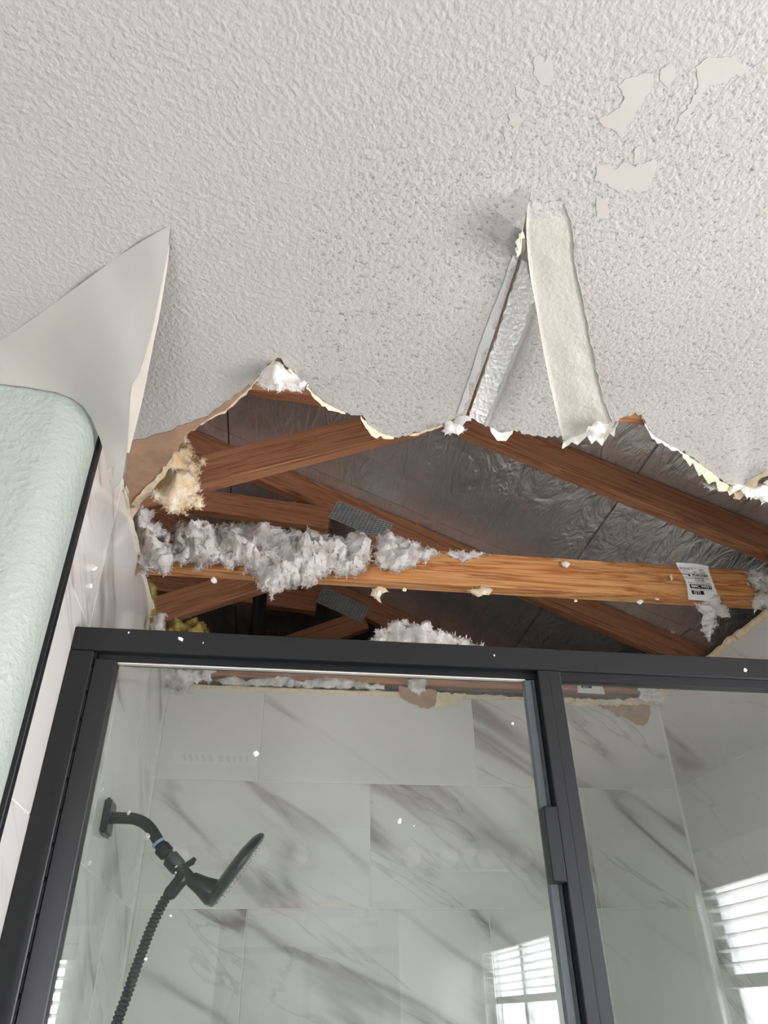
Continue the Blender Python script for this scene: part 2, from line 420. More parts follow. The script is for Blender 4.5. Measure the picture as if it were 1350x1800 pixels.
# ------------------------------------------------------------------ ceiling with the torn opening
TEAR = [(1400, 812), (1350, 826), (1318, 846), (1300, 862), (1272, 850), (1252, 832), (1215, 803), (1180, 784), (1145, 764), (1135, 748), (1127, 729), (1112, 730), (1088, 734), (1078, 752),
        (1060, 757), (1030, 762), (985, 766), (960, 770), (935, 766), (900, 756), (882, 762), (862, 752), (850, 744), (826, 731)]
SLIT_R = [(826, 731), (870, 596), (914, 458), (917, 430), (926, 380), (935, 326)]
SLIT_L = [(935, 326), (924, 380), (914, 432), (911, 456), (866, 596), (819, 729)]
TEAR_L = [(819, 729), (806, 733), (790, 742), (764, 751), (722, 764), (692, 768), (668, 762), (648, 748), (636, 730), (612, 727), (588, 718), (566, 706), (548, 690), (530, 671), (508, 648), (487, 629),
          (472, 640), (455, 664), (441, 680), (400, 718), (352, 746), (326, 768), (302, 802), (280, 836), (252, 866), (228, 896)]
def slit_x(py): return np.interp(py, [326, 380, 432, 456, 596, 729], [935, 924, 914, 911, 866, 819])
def sag(px, py):
    """how far the board hangs below the ceiling plane at this spot"""
    s = 0.0
    if px < slit_x(py) + 1 and 326 < py < 1000:
        d = slit_x(py) - px
        s += 0.034 * math.exp(-(d / 58.0) ** 2) * math.exp(-((py - 395) / 42.0) ** 2) * min(1, max(0, (py - 326) / 30))
        s += 0.006 * min(1, max(0, (py - 400) / 200)) * math.exp(-(d / 260.0) ** 2)
    s += 0.010 * max(0, min(1, (py - 690) / 120.0)) * (1 if 480 < px < 1300 else 0.3)
    return s
rr = random.Random(3)
tearA = jag(TEAR, 4.5, 1.7, rr); tearB = jag(TEAR_L[:17], 5, 1.4, rr)[:-1] + jag(TEAR_L[16:], 6, 1.2, rr)
visible = tearA[:-1] + SLIT_R[:-1] + SLIT_L[:-1] + tearB
def side_sag(px, py, right): 
    return sag(px, py) if not right else (0.010 * max(0, min(1, (py - 690) / 120.0)))
edge_pts = []
for i, p in enumerate(visible):
    right = i < len(tearA) - 1 + len(SLIT_R) - 1
    edge_pts.append(U(p[0], p[1], 2, H - side_sag(p[0], p[1], right)))
outline = [Vector((-1.6, WALL_N)), Vector((WALL_R, WALL_N)), Vector((WALL_R, 1.02)), Vector((1.15, 1.02)), Vector((1.02, 1.0))]
n_a = len(outline)
poly = [tuple(v) for v in outline] + [(v.x, v.y) for v in edge_pts] + [(-0.302, 1.17), (-0.302, 0.92), (-0.33, 0.885), (-0.36, YP), (-1.6, YP)]
zmap = {i + n_a: v.z for i, v in enumerate(edge_pts)}
ex = []
gy = -0.1
while gy < 1.2:
    gx = -0.62
    while gx < 1.1:
        q = (gx + rr.uniform(-.004, .004), gy + rr.uniform(-.004, .004))
        if inside(q, poly): ex.append(q)
        gx += 0.02
    gy += 0.02
d = edge_dist(ex, poly); ex = [e for e, k in zip(ex, d) if k > 0.006]
v2, tris = cdt(poly, ex)
key = {(round(p[0], 5), round(p[1], 5)): i for i, p in enumerate(poly)}
lo = []
for p in v2:
    i = key.get((round(p[0], 5), round(p[1], 5)))
    if i is not None: z = zmap.get(i, H)
    elif p[1] > 0.05:
        q = proj((p[0], p[1], H)); z = H - sag(*q)
        q = proj((p[0], p[1], z)); z = H - sag(*q)
    else: z = H
    lo.append(Vector((p[0], p[1], z)))
n = len(lo); hi = [v + Vector((0, 0, 0.0127)) for v in lo]
cnt = {}
for tri in tris:
    for i in range(3): k = tuple(sorted((tri[i], tri[(i + 1) % 3]))); cnt[k] = cnt.get(k, 0) + 1
faces = [tri[::-1] for tri in tris] + [[i + n for i in tri] for tri in tris]; mi = [0] * len(tris) + [1] * len(tris)
for tri in tris:
    for i in range(3):
        a, b = tri[i], tri[(i + 1) % 3]
        if cnt[tuple(sorted((a, b)))] == 1: faces.append([a, b, b + n, a + n]); mi.append(2)
ceiling = raw('ceiling', lo + hi, faces, ['ceiling', 'board_core', 'gypsum'], None, True, mi)
ceiling.data.set_sharp_from_angle(angle=math.radians(35))
setprops(ceiling, 'white orange-peel textured ceiling with a large torn hole', 'ceiling', kind='structure')

# brown paper left where the painted face tore away beside the left wall
brown = [(224, 778), (248, 772), (270, 764), (300, 758), (320, 748), (345, 738), (372, 724), (398, 706), (420, 692), (438, 676), (441, 681), (400, 719), (352, 747), (326, 769), (302, 803), (280, 837), (252, 867), (229, 896), (222, 860)]
px_sheet('torn_brown_paper', jag(brown, 7, 1.6, rr, True), lambda x, y: H - sag(x, y) - 0.0012, 'brown_paper', ceiling, 14)['label'] = 'bare brown board paper along the torn edge'
# cream torn rim hanging along that edge
rim = [(228, 898), (236, 880), (250, 862), (270, 846), (296, 812), (306, 802), (300, 822), (276, 852), (262, 872), (248, 884), (240, 900), (232, 916)]
px_sheet('torn_paper_rim', jag(rim, 6, 1.3, rr, True), lambda x, y: H - 0.006, 'torn_paper', ceiling, 10, rough=.006)['label'] = 'cream torn paper rim'
# ragged lips of paper along the broken edge
def lip(pts, widths, drop, mat, seed):
    r2 = random.Random(seed); up = jag(pts, 6, 0.6, r2); low = []
    for i, p in enumerate(up):
        t = i / max(1, len(up) - 1); w = np.interp(t, np.linspace(0, 1, len(widths)), widths)
        low.append((p[0] + r2.uniform(-1.5, 1.5), p[1] + w * r2.uniform(.35, 1.25)))
    top = {(round(p[0], 2), round(p[1], 2)) for p in up}
    def zf(x, y): 
        k = min(range(len(up)), key=lambda i: (up[i][0] - x) ** 2 + (up[i][1] - y) ** 2)
        return H - 0.011 - drop * min(1, math.hypot(up[k][0] - x, up[k][1] - y) / 14)
    return px_sheet('torn_edge_lip', up + low[::-1], zf, mat, ceiling, 6, 0.0012)
lip([(634, 731), (646, 747), (668, 762), (692, 768)], [5, 14, 9, 3], .012, 'torn_paper', 1)
lip([(508, 648), (530, 671), (548, 690), (566, 706), (588, 718), (606, 726)], [2, 4, 6, 8, 9, 2], .008, 'torn_paper', 2)
lip([(722, 764), (764, 751), (778, 746)], [4, 5, 3], .006, 'torn_paper', 4)
lip([(800, 736), (812, 730), (828, 735)], [16, 26, 6], .010, 'taper_paper', 5)
lip([(862, 752), (882, 762), (902, 757)], [10, 22, 5], .008, 'torn_white', 6)
lip([(1060, 757), (1080, 752), (1090, 735)], [12, 14, 3], .010, 'torn_white', 8)
lip([(1128, 732), (1136, 750), (1146, 765), (1180, 785), (1212, 802)], [3, 10, 7, 5, 4], .006, 'torn_white', 9)
lip([(1200, 797), (1230, 816), (1252, 832), (1272, 850), (1300, 862)], [8, 18, 20, 18, 16], .014, 'torn_paper', 10)
lip([(1290, 866), (1318, 846), (1350, 826)], [20, 18, 14], .012, 'torn_paper', 11)
lip([(352, 746), (400, 718), (441, 680), (462, 655), (484, 631)], [3, 4, 5, 4, 2], .004, 'torn_paper', 12)

# paint skin that peeled off and hangs over the mint wall
ctrl = [(300, 396, H), (200, 458, H), (100, 532, H), (0, 602, H), (-90, 660, H),
        (285, 480, H - .020), (270, 560, H - .036), (258, 616, H - .048), (246, 650, H - .056), (230, 686, H - .064), (226, 740, H - .074), (222, 800, H - .086), (205, 830, H - .098), (197, 858, H - .104),
        (-90, 672, .790), (0, 674, .7835), (100, 688, .776), (140, 712, .768), (165, 750, .750), (180, 790, .728), (190, 840, .706),
        (120, 600, H - .022), (180, 560, H - .028), (220, 640, H - .052), (150, 650, H - .036), (60, 640, H - .014), (190, 720, H - .066)]
ctrl += [(250, 370, H + .001), (150, 430, H + .001), (50, 500, H + .001), (-50, 570, H + .001)]
CA = np.array(ctrl); CP = CA[:, :2] / 300.0
def _tps(r2): return 0.5 * r2 * np.log(r2 + 1e-9)
_n = len(CP); _K = _tps(((CP[:, None] - CP[None]) ** 2).sum(-1)) + np.eye(_n) * 0.004
_P = np.hstack([np.ones((_n, 1)), CP]); _A = np.block([[_K, _P], [_P.T, np.zeros((3, 3))]])
_S = np.linalg.solve(_A, np.concatenate([CA[:, 2], np.zeros(3)]))
def flap_z(x, y):
    q = np.array([x, y]) / 300.0
    z = float(_tps(((CP - q) ** 2).sum(1)) @ _S[:_n] + _S[_n] + _S[_n + 1:] @ q)
    return min(z, H + .002)
fl = [(-90, 658), (0, 600), (50, 566), (100, 530), (150, 494), (200, 456), (250, 424), (299, 396), (296, 430), (290, 470), (280, 520), (272, 560), (262, 600), (256, 622), (248, 640), (246, 655), (234, 674), (228, 690), (227, 740), (224, 790), (220, 812), (216, 838), (210, 852), (202, 859), (193, 856), (191, 846), (198, 838), (202, 822), (196, 820), (189, 826), (184, 800), (176, 772), (168, 752), (160, 734), (146, 714), (126, 700), (100, 690), (50, 681), (0, 675), (-90, 672)]
px_sheet('peeled_paint_flap', fl, flap_z, ['paint_skin', 'paint_skin_back'], ceiling, 12, 0.0006, True, 1, .001)['label'] = 'smooth peeled paint skin hanging loose'
ci = spline([(297, 430, 0), (290, 470, 0), (280, 520, 0), (272, 560, 0), (261, 604, 0), (248, 645, 0), (231, 684, 0), (227, 740, 0), (223, 795, 0)], 5)
co = spline([(298, 430, 0), (294, 470, 0), (286, 520, 0), (279, 560, 0), (270, 604, 0), (261, 650, 0), (251, 700, 0), (240, 745, 0), (227, 797, 0)], 5)
cv, cf = [], []
for a, b in zip(ci, co):
    for k in range(5):
        u = k / 4; q = a.lerp(b, u); cv.append(U(q.x, q.y, 2, flap_z(a.x, a.y) + .0005 + .010 * u * u * min(1, (b - a).length / 14)))
for i in range(len(ci) - 1):
    for k in range(4): cf.append([i * 5 + k, i * 5 + k + 1, i * 5 + k + 6, i * 5 + k + 5])
nn = len(cv); cv += [v + Vector((0, 0, .0005)) for v in cv]; cf += [[q + nn for q in f[::-1]] for f in cf]
raw('curled_paint_edge', cv, cf, 'paint_skin_back', ceiling, True)['label'] = 'cream curled edge of the peeled paint'

# opened drywall joint: bare taper, crumbled compound, hanging tape
zc = lambda dz: (lambda x, y: H - side_sag(x, y, x > slit_x(y)) - dz)
px_sheet('bare_taper_strip', jag([(905, 440), (913, 450), (900, 490), (866, 596), (820, 728), (804, 727), (846, 600), (884, 500)], 12, .4, rr, True), zc(.0012), 'taper_paper', ceiling, 10)
px_sheet('torn_edge_lip', jag([(903, 436), (912, 412), (920, 402), (925, 430), (918, 446), (908, 452)], 5, 1.2, rr, True), zc(.004), 'gypsum', ceiling, 6, rough=.006)
px_sheet('joint_compound', jag([(917, 456), (926, 462), (936, 500), (941, 528), (905, 620), (852, 748), (840, 742), (824, 733), (872, 596)], 9, 1.0, rr, True), zc(.0048), 'joint_compound', ceiling, 3.2, .001, False, 0, .0042, .2)
px_sheet('joint_compound_edge', jag([(941, 528), (944, 534), (908, 624), (856, 750), (851, 749), (904, 620)], 8, .5, rr, True), zc(.0062), 'taper_paper', ceiling, 8)
tl = spline([(929, 338, 0), (925, 400, 0), (930, 470, 0), (942, 540, 0), (956, 622, 0), (972, 700, 0), (990, 776, 0)], 8)
tr_ = spline([(985, 346, 0), (1004, 396, 0), (1011, 470, 0), (1028, 552, 0), (1044, 632, 0), (1060, 700, 0), (1075, 742, 0)], 8)
def tape_drop(s): return -.0008 + .088 * s ** 1.45
tv, tf = [], []; NW = 11
for i, (a, b) in enumerate(zip(tl, tr_)):
    s = i / (len(tl) - 1)
    for j in range(NW):
        u = j / (NW - 1); q = a.lerp(b, u)
        z = H - tape_drop(s) + 0.002 * s * math.cos(u * 3.0) + 0.0015 * noise.noise(Vector((i * .35, j * .3, 0)))
        x = q.x + (rr.uniform(0, 3.0) if j == NW - 1 else 0)
        tv.append(U(x, q.y, 2, z))
for row, (dy, dz) in enumerate(((9, .006), (17, .010))):                     # torn, curling end
    for j in range(NW):
        u = j / (NW - 1); q = tl[-1].lerp(tr_[-1], u)
        k = [.6, .5, .35, .75, .55, .35, 1.15, .9, 1.6, 1.2, .7][j]
        tv.append(U(q.x - 1 + rr.uniform(-1, 1), q.y + dy * k * (1 if row == 0 else 1.0) + (row * 5 * k), 2, H - tape_drop(1) - dz * .6))
rows = len(tv) // NW
for i in range(rows - 1):
    for j in range(NW - 1): tf.append([i * NW + j, i * NW + j + 1, (i + 1) * NW + j + 1, (i + 1) * NW + j])
n0 = len(tv); tv += [v + Vector((0.0003, 0, .0009)) for v in tv]
tmi = [1 if f[0] // NW >= rows - 3 else (2 if f[0] // NW < 6 else 0) for f in tf]
tf2 = [[i + n0 for i in f[::-1]] for f in tf]
rim_i = [j for j in range(NW)] + [i * NW + NW - 1 for i in range(1, rows)] + [(rows - 1) * NW + j for j in range(NW - 2, -1, -1)] + [i * NW for i in range(rows - 2, 0, -1)]
tf3 = [[a, b, b + n0, a + n0] for a, b in zip(rim_i, rim_i[1:] + rim_i[:1])]
raw('hanging_joint_tape', tv, tf + tf2 + tf3, ['tape', 'torn_white', 'ceiling'], ceiling, True, tmi + [1] * (len(tf2) + len(tf3)))['label'] = 'long cream strip of joint tape hanging from the ceiling'
px_sheet('torn_tape_end', jag([(1035, 752), (1050, 741), (1066, 746), (1060, 768), (1052, 778), (1034, 772), (1030, 760)], 5, 1.5, rr, True), lambda x, y: H - .094, 'torn_white', ceiling, 6, rough=.012)

# patches where the spray texture flaked off
for p in ([(938, 104), (948, 97), (955, 110), (962, 97), (970, 108), (974, 134), (966, 152), (950, 148), (938, 132)],
          [(904, 150), (912, 146), (920, 166), (918, 178), (910, 170)], [(894, 200), (908, 196), (914, 214), (904, 224), (894, 216)], [(884, 236), (892, 230), (896, 244), (888, 250)],
          [(1086, 152), (1100, 138), (1124, 132), (1150, 126), (1148, 150), (1136, 168), (1122, 188), (1112, 210), (1100, 226), (1090, 240), (1078, 228), (1060, 222), (1052, 208), (1072, 200), (1090, 190), (1098, 170)],
          [(1160, 124), (1178, 112), (1188, 124), (1184, 140), (1172, 152), (1160, 142)],
          [(1222, 118), (1240, 104), (1280, 100), (1300, 112), (1318, 118), (1306, 132), (1290, 134), (1268, 146), (1244, 150), (1232, 172), (1218, 196), (1200, 210), (1196, 232), (1186, 226), (1196, 202), (1216, 178), (1228, 150)],
          [(1048, 292), (1070, 288), (1082, 298), (1100, 284), (1110, 292), (1128, 288), (1156, 276), (1152, 300), (1138, 336), (1124, 342), (1110, 330), (1086, 338), (1066, 324), (1046, 318)],
          [(1048, 344), (1064, 350), (1072, 372), (1064, 384), (1050, 382)], [(1104, 366), (1114, 360), (1116, 372), (1106, 378)], [(1116, 262), (1128, 256), (1124, 284), (1114, 290)], [(1240, 214), (1256, 198), (1262, 206), (1246, 226)]):
    px_sheet('flaked_patch', jag(p, 5, 1.3, rr, True), lambda x, y: H - .0006, 'bare_board', ceiling, 16, .0005)

# ------------------------------------------------------------------ attic: roof deck, back-up surfaces
ROOF = lambda x: 1.5623 - 0.43 * x          # underside of the deck = top edge of every top chord
deck = empty('roof_deck', (0, 0, 1.6)); setprops(deck, 'foil-faced roof sheathing above the trusses', 'roof', kind='structure')
for i, (xa, xb) in enumerate(((2.03, .9075), (.9025, -.2175), (-.2225, -1.34), (-1.345, -2.46))):
    for j, (ya, yb) in enumerate(((-.45, 1.985), (1.988, 4.42))):
        bm = bmesh.new(); vv = []
        for dz in (0.0015, .0125):
            for x, y in ((xa, ya), (xb, ya), (xb, yb), (xa, yb)): vv.append(bm.verts.new((x, y, ROOF(x) + dz)))
        for f in ((0, 1, 2, 3), (7, 6, 5, 4), (0, 4, 5, 1), (1, 5, 6, 2), (2, 6, 7, 3), (3, 7, 4, 0)): bm.faces.new([vv[k] for k in f])
        bmesh.ops.recalc_face_normals(bm, faces=bm.faces)
        rel(obj('sheathing_panel', bm, 'foil', deck))
bm = bmesh.new(); vv = []
for dz in (.0145, .05):
    for x, y in ((2.06, -.55), (-2.55, -.55), (-2.55, 4.5), (2.06, 4.5)): vv.append(bm.verts.new((x, y, ROOF(x) + dz)))
for f in ((0, 1, 2, 3), (7, 6, 5, 4), (0, 4, 5, 1), (1, 5, 6, 2), (2, 6, 7, 3), (3, 7, 4, 0)): bm.faces.new([vv[k] for k in f])
bmesh.ops.recalc_face_normals(bm, faces=bm.faces)
rel(obj('roof_light_block', bm, 'attic_dark', deck))  # unseen slab added over the panels to stop light through their seams
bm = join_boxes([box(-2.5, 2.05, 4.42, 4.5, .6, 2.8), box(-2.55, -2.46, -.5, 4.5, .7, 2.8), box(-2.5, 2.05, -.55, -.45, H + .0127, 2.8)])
shell('attic_light_block', bm, 'attic_dark', 'dark light-blocking planes added around the attic')  # planes added to close the attic against world light
shell('ceiling_beyond', box(-2.46, 1.9, 2.14, 4.42, H, H + .0127), 'attic_dark', 'dark attic floor beyond the shower back wall', 'ceiling')
shell('ceiling_beside', box(-2.46, -.36, YP + .11, 2.14, H, H + .0127), 'attic_dark', 'dark attic floor left of the shower', 'ceiling')
shell('ceiling_behind', box(1.165, 1.9, 1.10, 2.14, H, H + .0127), 'attic_dark', 'dark attic floor right of the shower', 'ceiling')

# ------------------------------------------------------------------ roof trusses
def beam(name, x0, z0, x1, z1, y, depth=.089, th=.038, mat='lumber', parent=None, ext=(0, 0)):
    """timber whose centre line runs (x0,z0)-(x1,z1) in the truss plane; y is its front face"""
    L = math.hypot(x1 - x0, z1 - z0); a = math.atan2(z1 - z0, x1 - x0)
    o = obj(name, box(-L / 2, L / 2, 0, th, -depth / 2, depth / 2, .0025), mat, parent)
    m = Matrix.Translation(((x0 + x1) / 2, y, (z0 + z1) / 2)) @ Matrix.Rotation(-a, 4, 'Y')
    o.matrix_world = m; return o
cosr = math.cos(math.atan(.43)); cdz = .089 / 2 / cosr
def gusset(parent, xc, zc, w, h, ang, y):
    g = obj('gusset_plate', box(-w / 2, w / 2, -.0015, 0, -h / 2, h / 2, .0004), 'plate', parent)
    mw = Matrix.Translation((xc, y, zc)) @ Matrix.Rotation(ang, 4, 'Y'); g.matrix_world = mw
    L = []
    nx, nz = int(w / .0125), int(h / .0095)
    for i in range(nx):
        for k in range(nz):
            cx_ = -w / 2 + .008 + i * (w - .016) / max(1, nx - 1); cz_ = -h / 2 + .006 + (k + (.35 if i % 2 else 0)) * (h - .012) / max(1, nz - .6)
            L.append(box(cx_ - .0028, cx_ + .0028, -.0023, -.0014, cz_ - .0014, cz_ + .0014))
    s = obj('tooth_slots', join_boxes(L), 'seal_grey', g); s['kind'] = 'stuff'
    return g
TY = [.823, 1.433, 2.043, 2.653]
TLAB = ['roof truss nearest the camera, only glimpsed at the torn ceiling edge', 'roof truss with the lit orange chord under the fluffy insulation and white tag',
        'roof truss just above the shower back wall, its pale tag behind the glass', 'dim rearmost roof truss with a small gusset plate behind the orange chord']
trusses = []
for i, y in enumerate(TY):
    tr = empty('roof_truss', (0, y, H)); setprops(tr, TLAB[i], 'truss', 'roof trusses in the attic'); trusses.append(tr)
    kids = [beam('bottom_chord', -2.2, H + .0445 + .001, 1.8, H + .0445 + .001, y, mat='lumber' if i == 1 else 'lumber_shaded'),
            beam('top_chord', 1.62, ROOF(1.62) - cdz, -2.2, ROOF(-2.2) - cdz, y, mat='lumber_shaded'),
            beam('web', -.62, 1.072 + .43 * (-.62 + .213) + .001, .335, 1.072 + .43 * (.335 + .213) + .008, y + .0005, mat='lumber_shaded', depth=.085),
            beam('web', -.95, 1.475, .14, 1.378, y + .0008, mat='lumber_shaded', depth=.084)]
    bpy.context.view_layer.update()
    kids.append(gusset(None, .243, 1.372, .205, .078, math.atan(.43), y - .0006))
    kids.append(gusset(None, .30, 1.385, .10, .075, math.atan(.43), y - .0006)) if i == 99 else None
    for k in kids:
        if k is not None:
            mw = k.matrix_world.copy(); k.parent = tr; k.matrix_parent_inverse = Matrix.Translation(-tr.location)
# printed truss tags
def tag_label(tr, y, x0, x1, z0, z1, seed):
    r2 = random.Random(seed); W, Hh = x1 - x0, z1 - z0; vv, ff = [], []; NX, NZ = 8, 12
    for k in range(NZ + 1):
        w = k / NZ
        for i in range(NX + 1):
            u = i / NX
            xx = x0 + W * u + (.012 * math.sin(w * math.pi) * (1 - u) - .010 * math.sin(w * 2.6) * u * .3 + .006 * (1 - w)) 
            yy = y - .0016 - .010 * max(0, .25 - w) ** 1.0 * (1 - u) * 2 - .004 * max(0, w - .9) * 10
            vv.append((xx, yy, z0 + Hh * w - (.0035 if (i > 6 and k == NZ) else 0)))
    for k in range(NZ):
        for i in range(NX): a = k * (NX + 1) + i; ff.append([a, a + 1, a + NX + 2, a + NX + 1])
    n0 = len(vv); vv += [(v[0], v[1] + .0004, v[2]) for v in vv]; ff += [[i + n0 for i in f[::-1]] for f in ff]
    t = rel(raw('truss_tag', vv, ff, 'label_paper', tr, True)); t['label'] = 'white printed paper tag'
    yt = y - .0030
    def txt(s, u, w, size, mat='label_ink', bold=False, name='lettering'):
        c = bpy.data.curves.new(name, 'FONT'); c.body = s; c.size = size * Hh; c.extrude = .0001
        if bold: c.offset = .00018
        c.resolution_u = 2; c.materials.append(M[mat]); tmp = bpy.data.objects.new('tmp', c)
        me = bpy.data.meshes.new_from_object(tmp); bpy.data.objects.remove(tmp); o = link_mesh(name, me)
        o.matrix_world = Matrix.Translation((x0 + W * u, yt - (.0006 if mat == 'label_paper' else 0), z0 + Hh * w)) @ Matrix.Rotation(math.radians(90), 4, 'X')
        o.parent = t; return o
    def bar(u0, u1, w0, w1, mat='label_ink', name='printed_bar'):
        o = obj(name, box(x0 + W * u0, x0 + W * u1, yt, yt + .0004, z0 + Hh * w0, z0 + Hh * w1), mat, t); return o
    bar(.26, .90, .33, .445); txt('BMC WEST', .29, .353, .105, 'label_paper', True)
    bar(.26, .62, .17, .27); txt('GTI', .31, .183, .11, 'label_paper', True)
    txt('F5402084', .42, .655, .10, bold=True)
    txt('1 OF 2', .12, .775, .055); txt('TRC', .67, .83, .055); txt('SP461', .45, .765, .045); txt('32.60.00', .66, .765, .045)
    txt('BLD NOSES / 2', .10, .835, .05); txt('WARNING', .45, .52, .055); txt('DO NOT CUT, DRILL, OR ALTER TRUSSES', .22, .475, .031)
    bar(.12, .88, .735, .742, 'label_grey'); bar(.16, .90, .625, .632, 'label_grey'); bar(.18, .90, .590, .596, 'label_grey'); bar(.22, .92, .290, .297, 'label_grey')
    bar(.12, .34, .700, .712); bar(.30, .36, .66, .70); bar(.46, .66, .595, .612, 'label_grey'); bar(.70, .715, .55, .64)
    bar(.08, .60, .885, .893, 'label_grey')
tag_label(trusses[1], TY[1], .9385, 1.0245, .800, .9005, 1)
tag_label(trusses[2], TY[2], .895, .985, .800, .9005, 2)

p = U(455, 1072, 1, 2.35)
o = obj('vent_pipe', join_boxes([sweep([(p.x, 2.35, .78), (p.x, 2.35, 1.45)], .024, 20), sweep([(p.x, 2.35, .98), (p.x, 2.35, 1.02)], .029, 20)]), 'abs_pipe', None, True)
o.data.set_sharp_from_angle(angle=math.radians(40)); setprops(o, 'black plastic vent pipe rising in the attic behind the insulation', 'pipe')

# ------------------------------------------------------------------ tiled shower walls
TW, TH, GR = .597, .2975, .0018
ZJ = [.222 + TH * k for k in range(-6, 3)]
tile_cache = {}
def tile_mesh(w, h):
    k = (round(w, 4), round(h, 4))
    if k not in tile_cache:
        bm = box(-w / 2, w / 2, 0, .0075, -h / 2, h / 2, .0009)
        me = bpy.data.meshes.new('tile'); bm.to_mesh(me); bm.free(); me.materials.append(M['marble']); tile_cache[k] = me
    return tile_cache[k]
def tile_wall(parent, rng, joint0, place, top):
    a0, a1 = rng
    for r, z0 in enumerate(ZJ):
        z1 = min(z0 + TH, top); zb = max(z0, FLOOR + .002)
        if z1 - zb < .02: continue
        j = joint0[r % 2]; k0 = math.floor((a0 - j) / TW)
        for k in range(k0, k0 + 8):
            p0, p1 = max(a0, j + k * TW), min(a1, j + (k + 1) * TW)
            if p1 - p0 < .012: continue
            o = link_mesh('tile', tile_mesh(p1 - p0 - GR, z1 - zb - GR), parent)
            loc, rz = place((p0 + p1) / 2, (z1 + zb) / 2)
            o.location = loc; o.rotation_euler = (0, 0, rz)
YB, XL, XR = 2.03, -.30, 1.15
# rows: index parity such that the row .222..0.5195 is ZJ[6], the top row ZJ[7]
wb = shell('wall_back', box(XL - .05, XR + .05, YB + .0008, YB + .11, FLOOR, .767), 'grout', 'shower back wall of white marble-look tiles behind the glass')
tile_wall(wb, (XL + .008, XR - .008), (.268, -.03), lambda a, z: ((a, YB - .0005, z), 0), .770)
wlft = shell('wall_left', box(XL - .10, XL - .0008, .945, YB + .11, FLOOR, .800), 'grout', 'left shower wall of veined marble-look tiles beside the black trim')
tile_wall(wlft, (.960, YB), (1.43, 1.13), lambda a, z: ((XL + .0005, a, z), math.radians(90)), .803)
wr = shell('wall_right', box(XR + .0008, XR + .013, 1.02, YB + .11, FLOOR, .775), 'grout', 'right shower wall of grey veined tiles behind the fixed glass')
tile_wall(wr, (1.02, YB), (1.46, 1.76), lambda a, z: ((XR - .0005, a, z), math.radians(-90)), .778)
# torn board edges on top of the tiled walls
def ragged_ledge(name, p0, p1, dep, h, mat, parent, seed, axis):
    r2 = random.Random(seed); N = 60; vv = []; ff = []
    for i in range(N + 1):
        t = i / N; a = p0 + (p1 - p0) * t
        fr = dep * (.3 + .9 * abs(noise.noise(Vector((a * 14, seed, 0))))) + r2.uniform(0, .0015); hh = h * (.55 + .8 * abs(noise.noise(Vector((a * 19, seed, 5))))) + r2.uniform(0, .002); dr = .010 * abs(noise.noise(Vector((a * 9, seed, 9)))) + r2.uniform(0, .002)
        for u, w in ((0, -.004), (-fr, -dr), (-fr * .7, hh * .7), (0, hh), (.012, hh * .8)):
            vv.append((a, u, w))
    for i in range(N):
        for k in range(4): q = i * 5 + k; ff.append([q, q + 1, q + 6, q + 5])
    return raw(name, vv, ff, mat, parent)
o = ragged_ledge('torn_board_edge', XL + .02, XR - .02, .007, .013, 'torn_paper', wb, 1, 0); o.location = (0, YB, .768)
o = ragged_ledge('torn_board_edge', -2.02, -1.04, .010, .014, 'gypsum', wlft, 2, 1); o.location = (XL, 0, .800); o.rotation_euler = (0, 0, math.radians(-90)); o.scale = (1, -1, 1)
o = ragged_ledge('torn_board_edge', 1.05, 2.02, .020, .022, 'torn_paper', wr, 3, 1); o.location = (XR, 0, .776); o.rotation_euler = (0, 0, math.radians(90)); o.scale = (1, 1, 1)
# torn papers on the back wall
def wall_sheet(name, poly, y, mat, parent, grid=6, seed=1, amp=.004):
    r2 = random.Random(seed); pj = jag(poly, 5, 1.0, r2, True); xs = [p[0] for p in pj]; ys = [p[1] for p in pj]; ex = []
    for a in np.arange(min(xs), max(xs), grid):
        for b in np.arange(min(ys), max(ys), grid):
            if inside((a, b), pj): ex.append((a + r2.uniform(-1, 1), b + r2.uniform(-1, 1)))
    if ex: dd = edge_dist(ex, pj); ex = [e for e, k in zip(ex, dd) if k > grid * .3]
    v2, f = cdt(pj, ex); V = [U(p[0], p[1], 1, y - amp * (.5 + noise.noise(Vector((p[0] * .05, p[1] * .05, seed))))) for p in v2]
    n0 = len(V); V += [v + Vector((0, .0012, 0)) for v in V]
    return raw(name, V, f + [[i + n0 for i in t[::-1]] for t in f], mat, parent)
wall_sheet('torn_brown_paper', [(700, 1206), (730, 1208), (760, 1212), (768, 1214), (764, 1240), (752, 1246), (734, 1240), (716, 1232), (704, 1226)], YB - .003, 'brown_paper', wb, seed=2)
wall_sheet('torn_cream_paper', [(768, 1216), (800, 1218), (828, 1220), (806, 1232), (780, 1246), (764, 1244)], YB - .003, 'torn_paper', wb, seed=3)
wall_sheet('torn_brown_paper', [(1040, 1236), (1080, 1238), (1120, 1236), (1142, 1240), (1144, 1254), (1140, 1266), (1132, 1276), (1118, 1274), (1104, 1264), (1092, 1258), (1086, 1262), (1076, 1250)], YB - .003, 'brown_paper', wb, seed=4)
wall_sheet('torn_cream_paper', [(1000, 1228), (1060, 1230), (1130, 1226), (1180, 1226), (1178, 1238), (1130, 1238), (1060, 1240), (1010, 1240)], YB - .006, 'torn_paper', wb, seed=5)

# black edge trim where the tile ends
o = obj('tile_edge_trim', box(XL - .004, XL + .0035, .944, .9585, FLOOR, .776, .001), 'black_metal'); setprops(o, 'slim black vertical tile edge trim beside the rounded mint corner', 'trim')

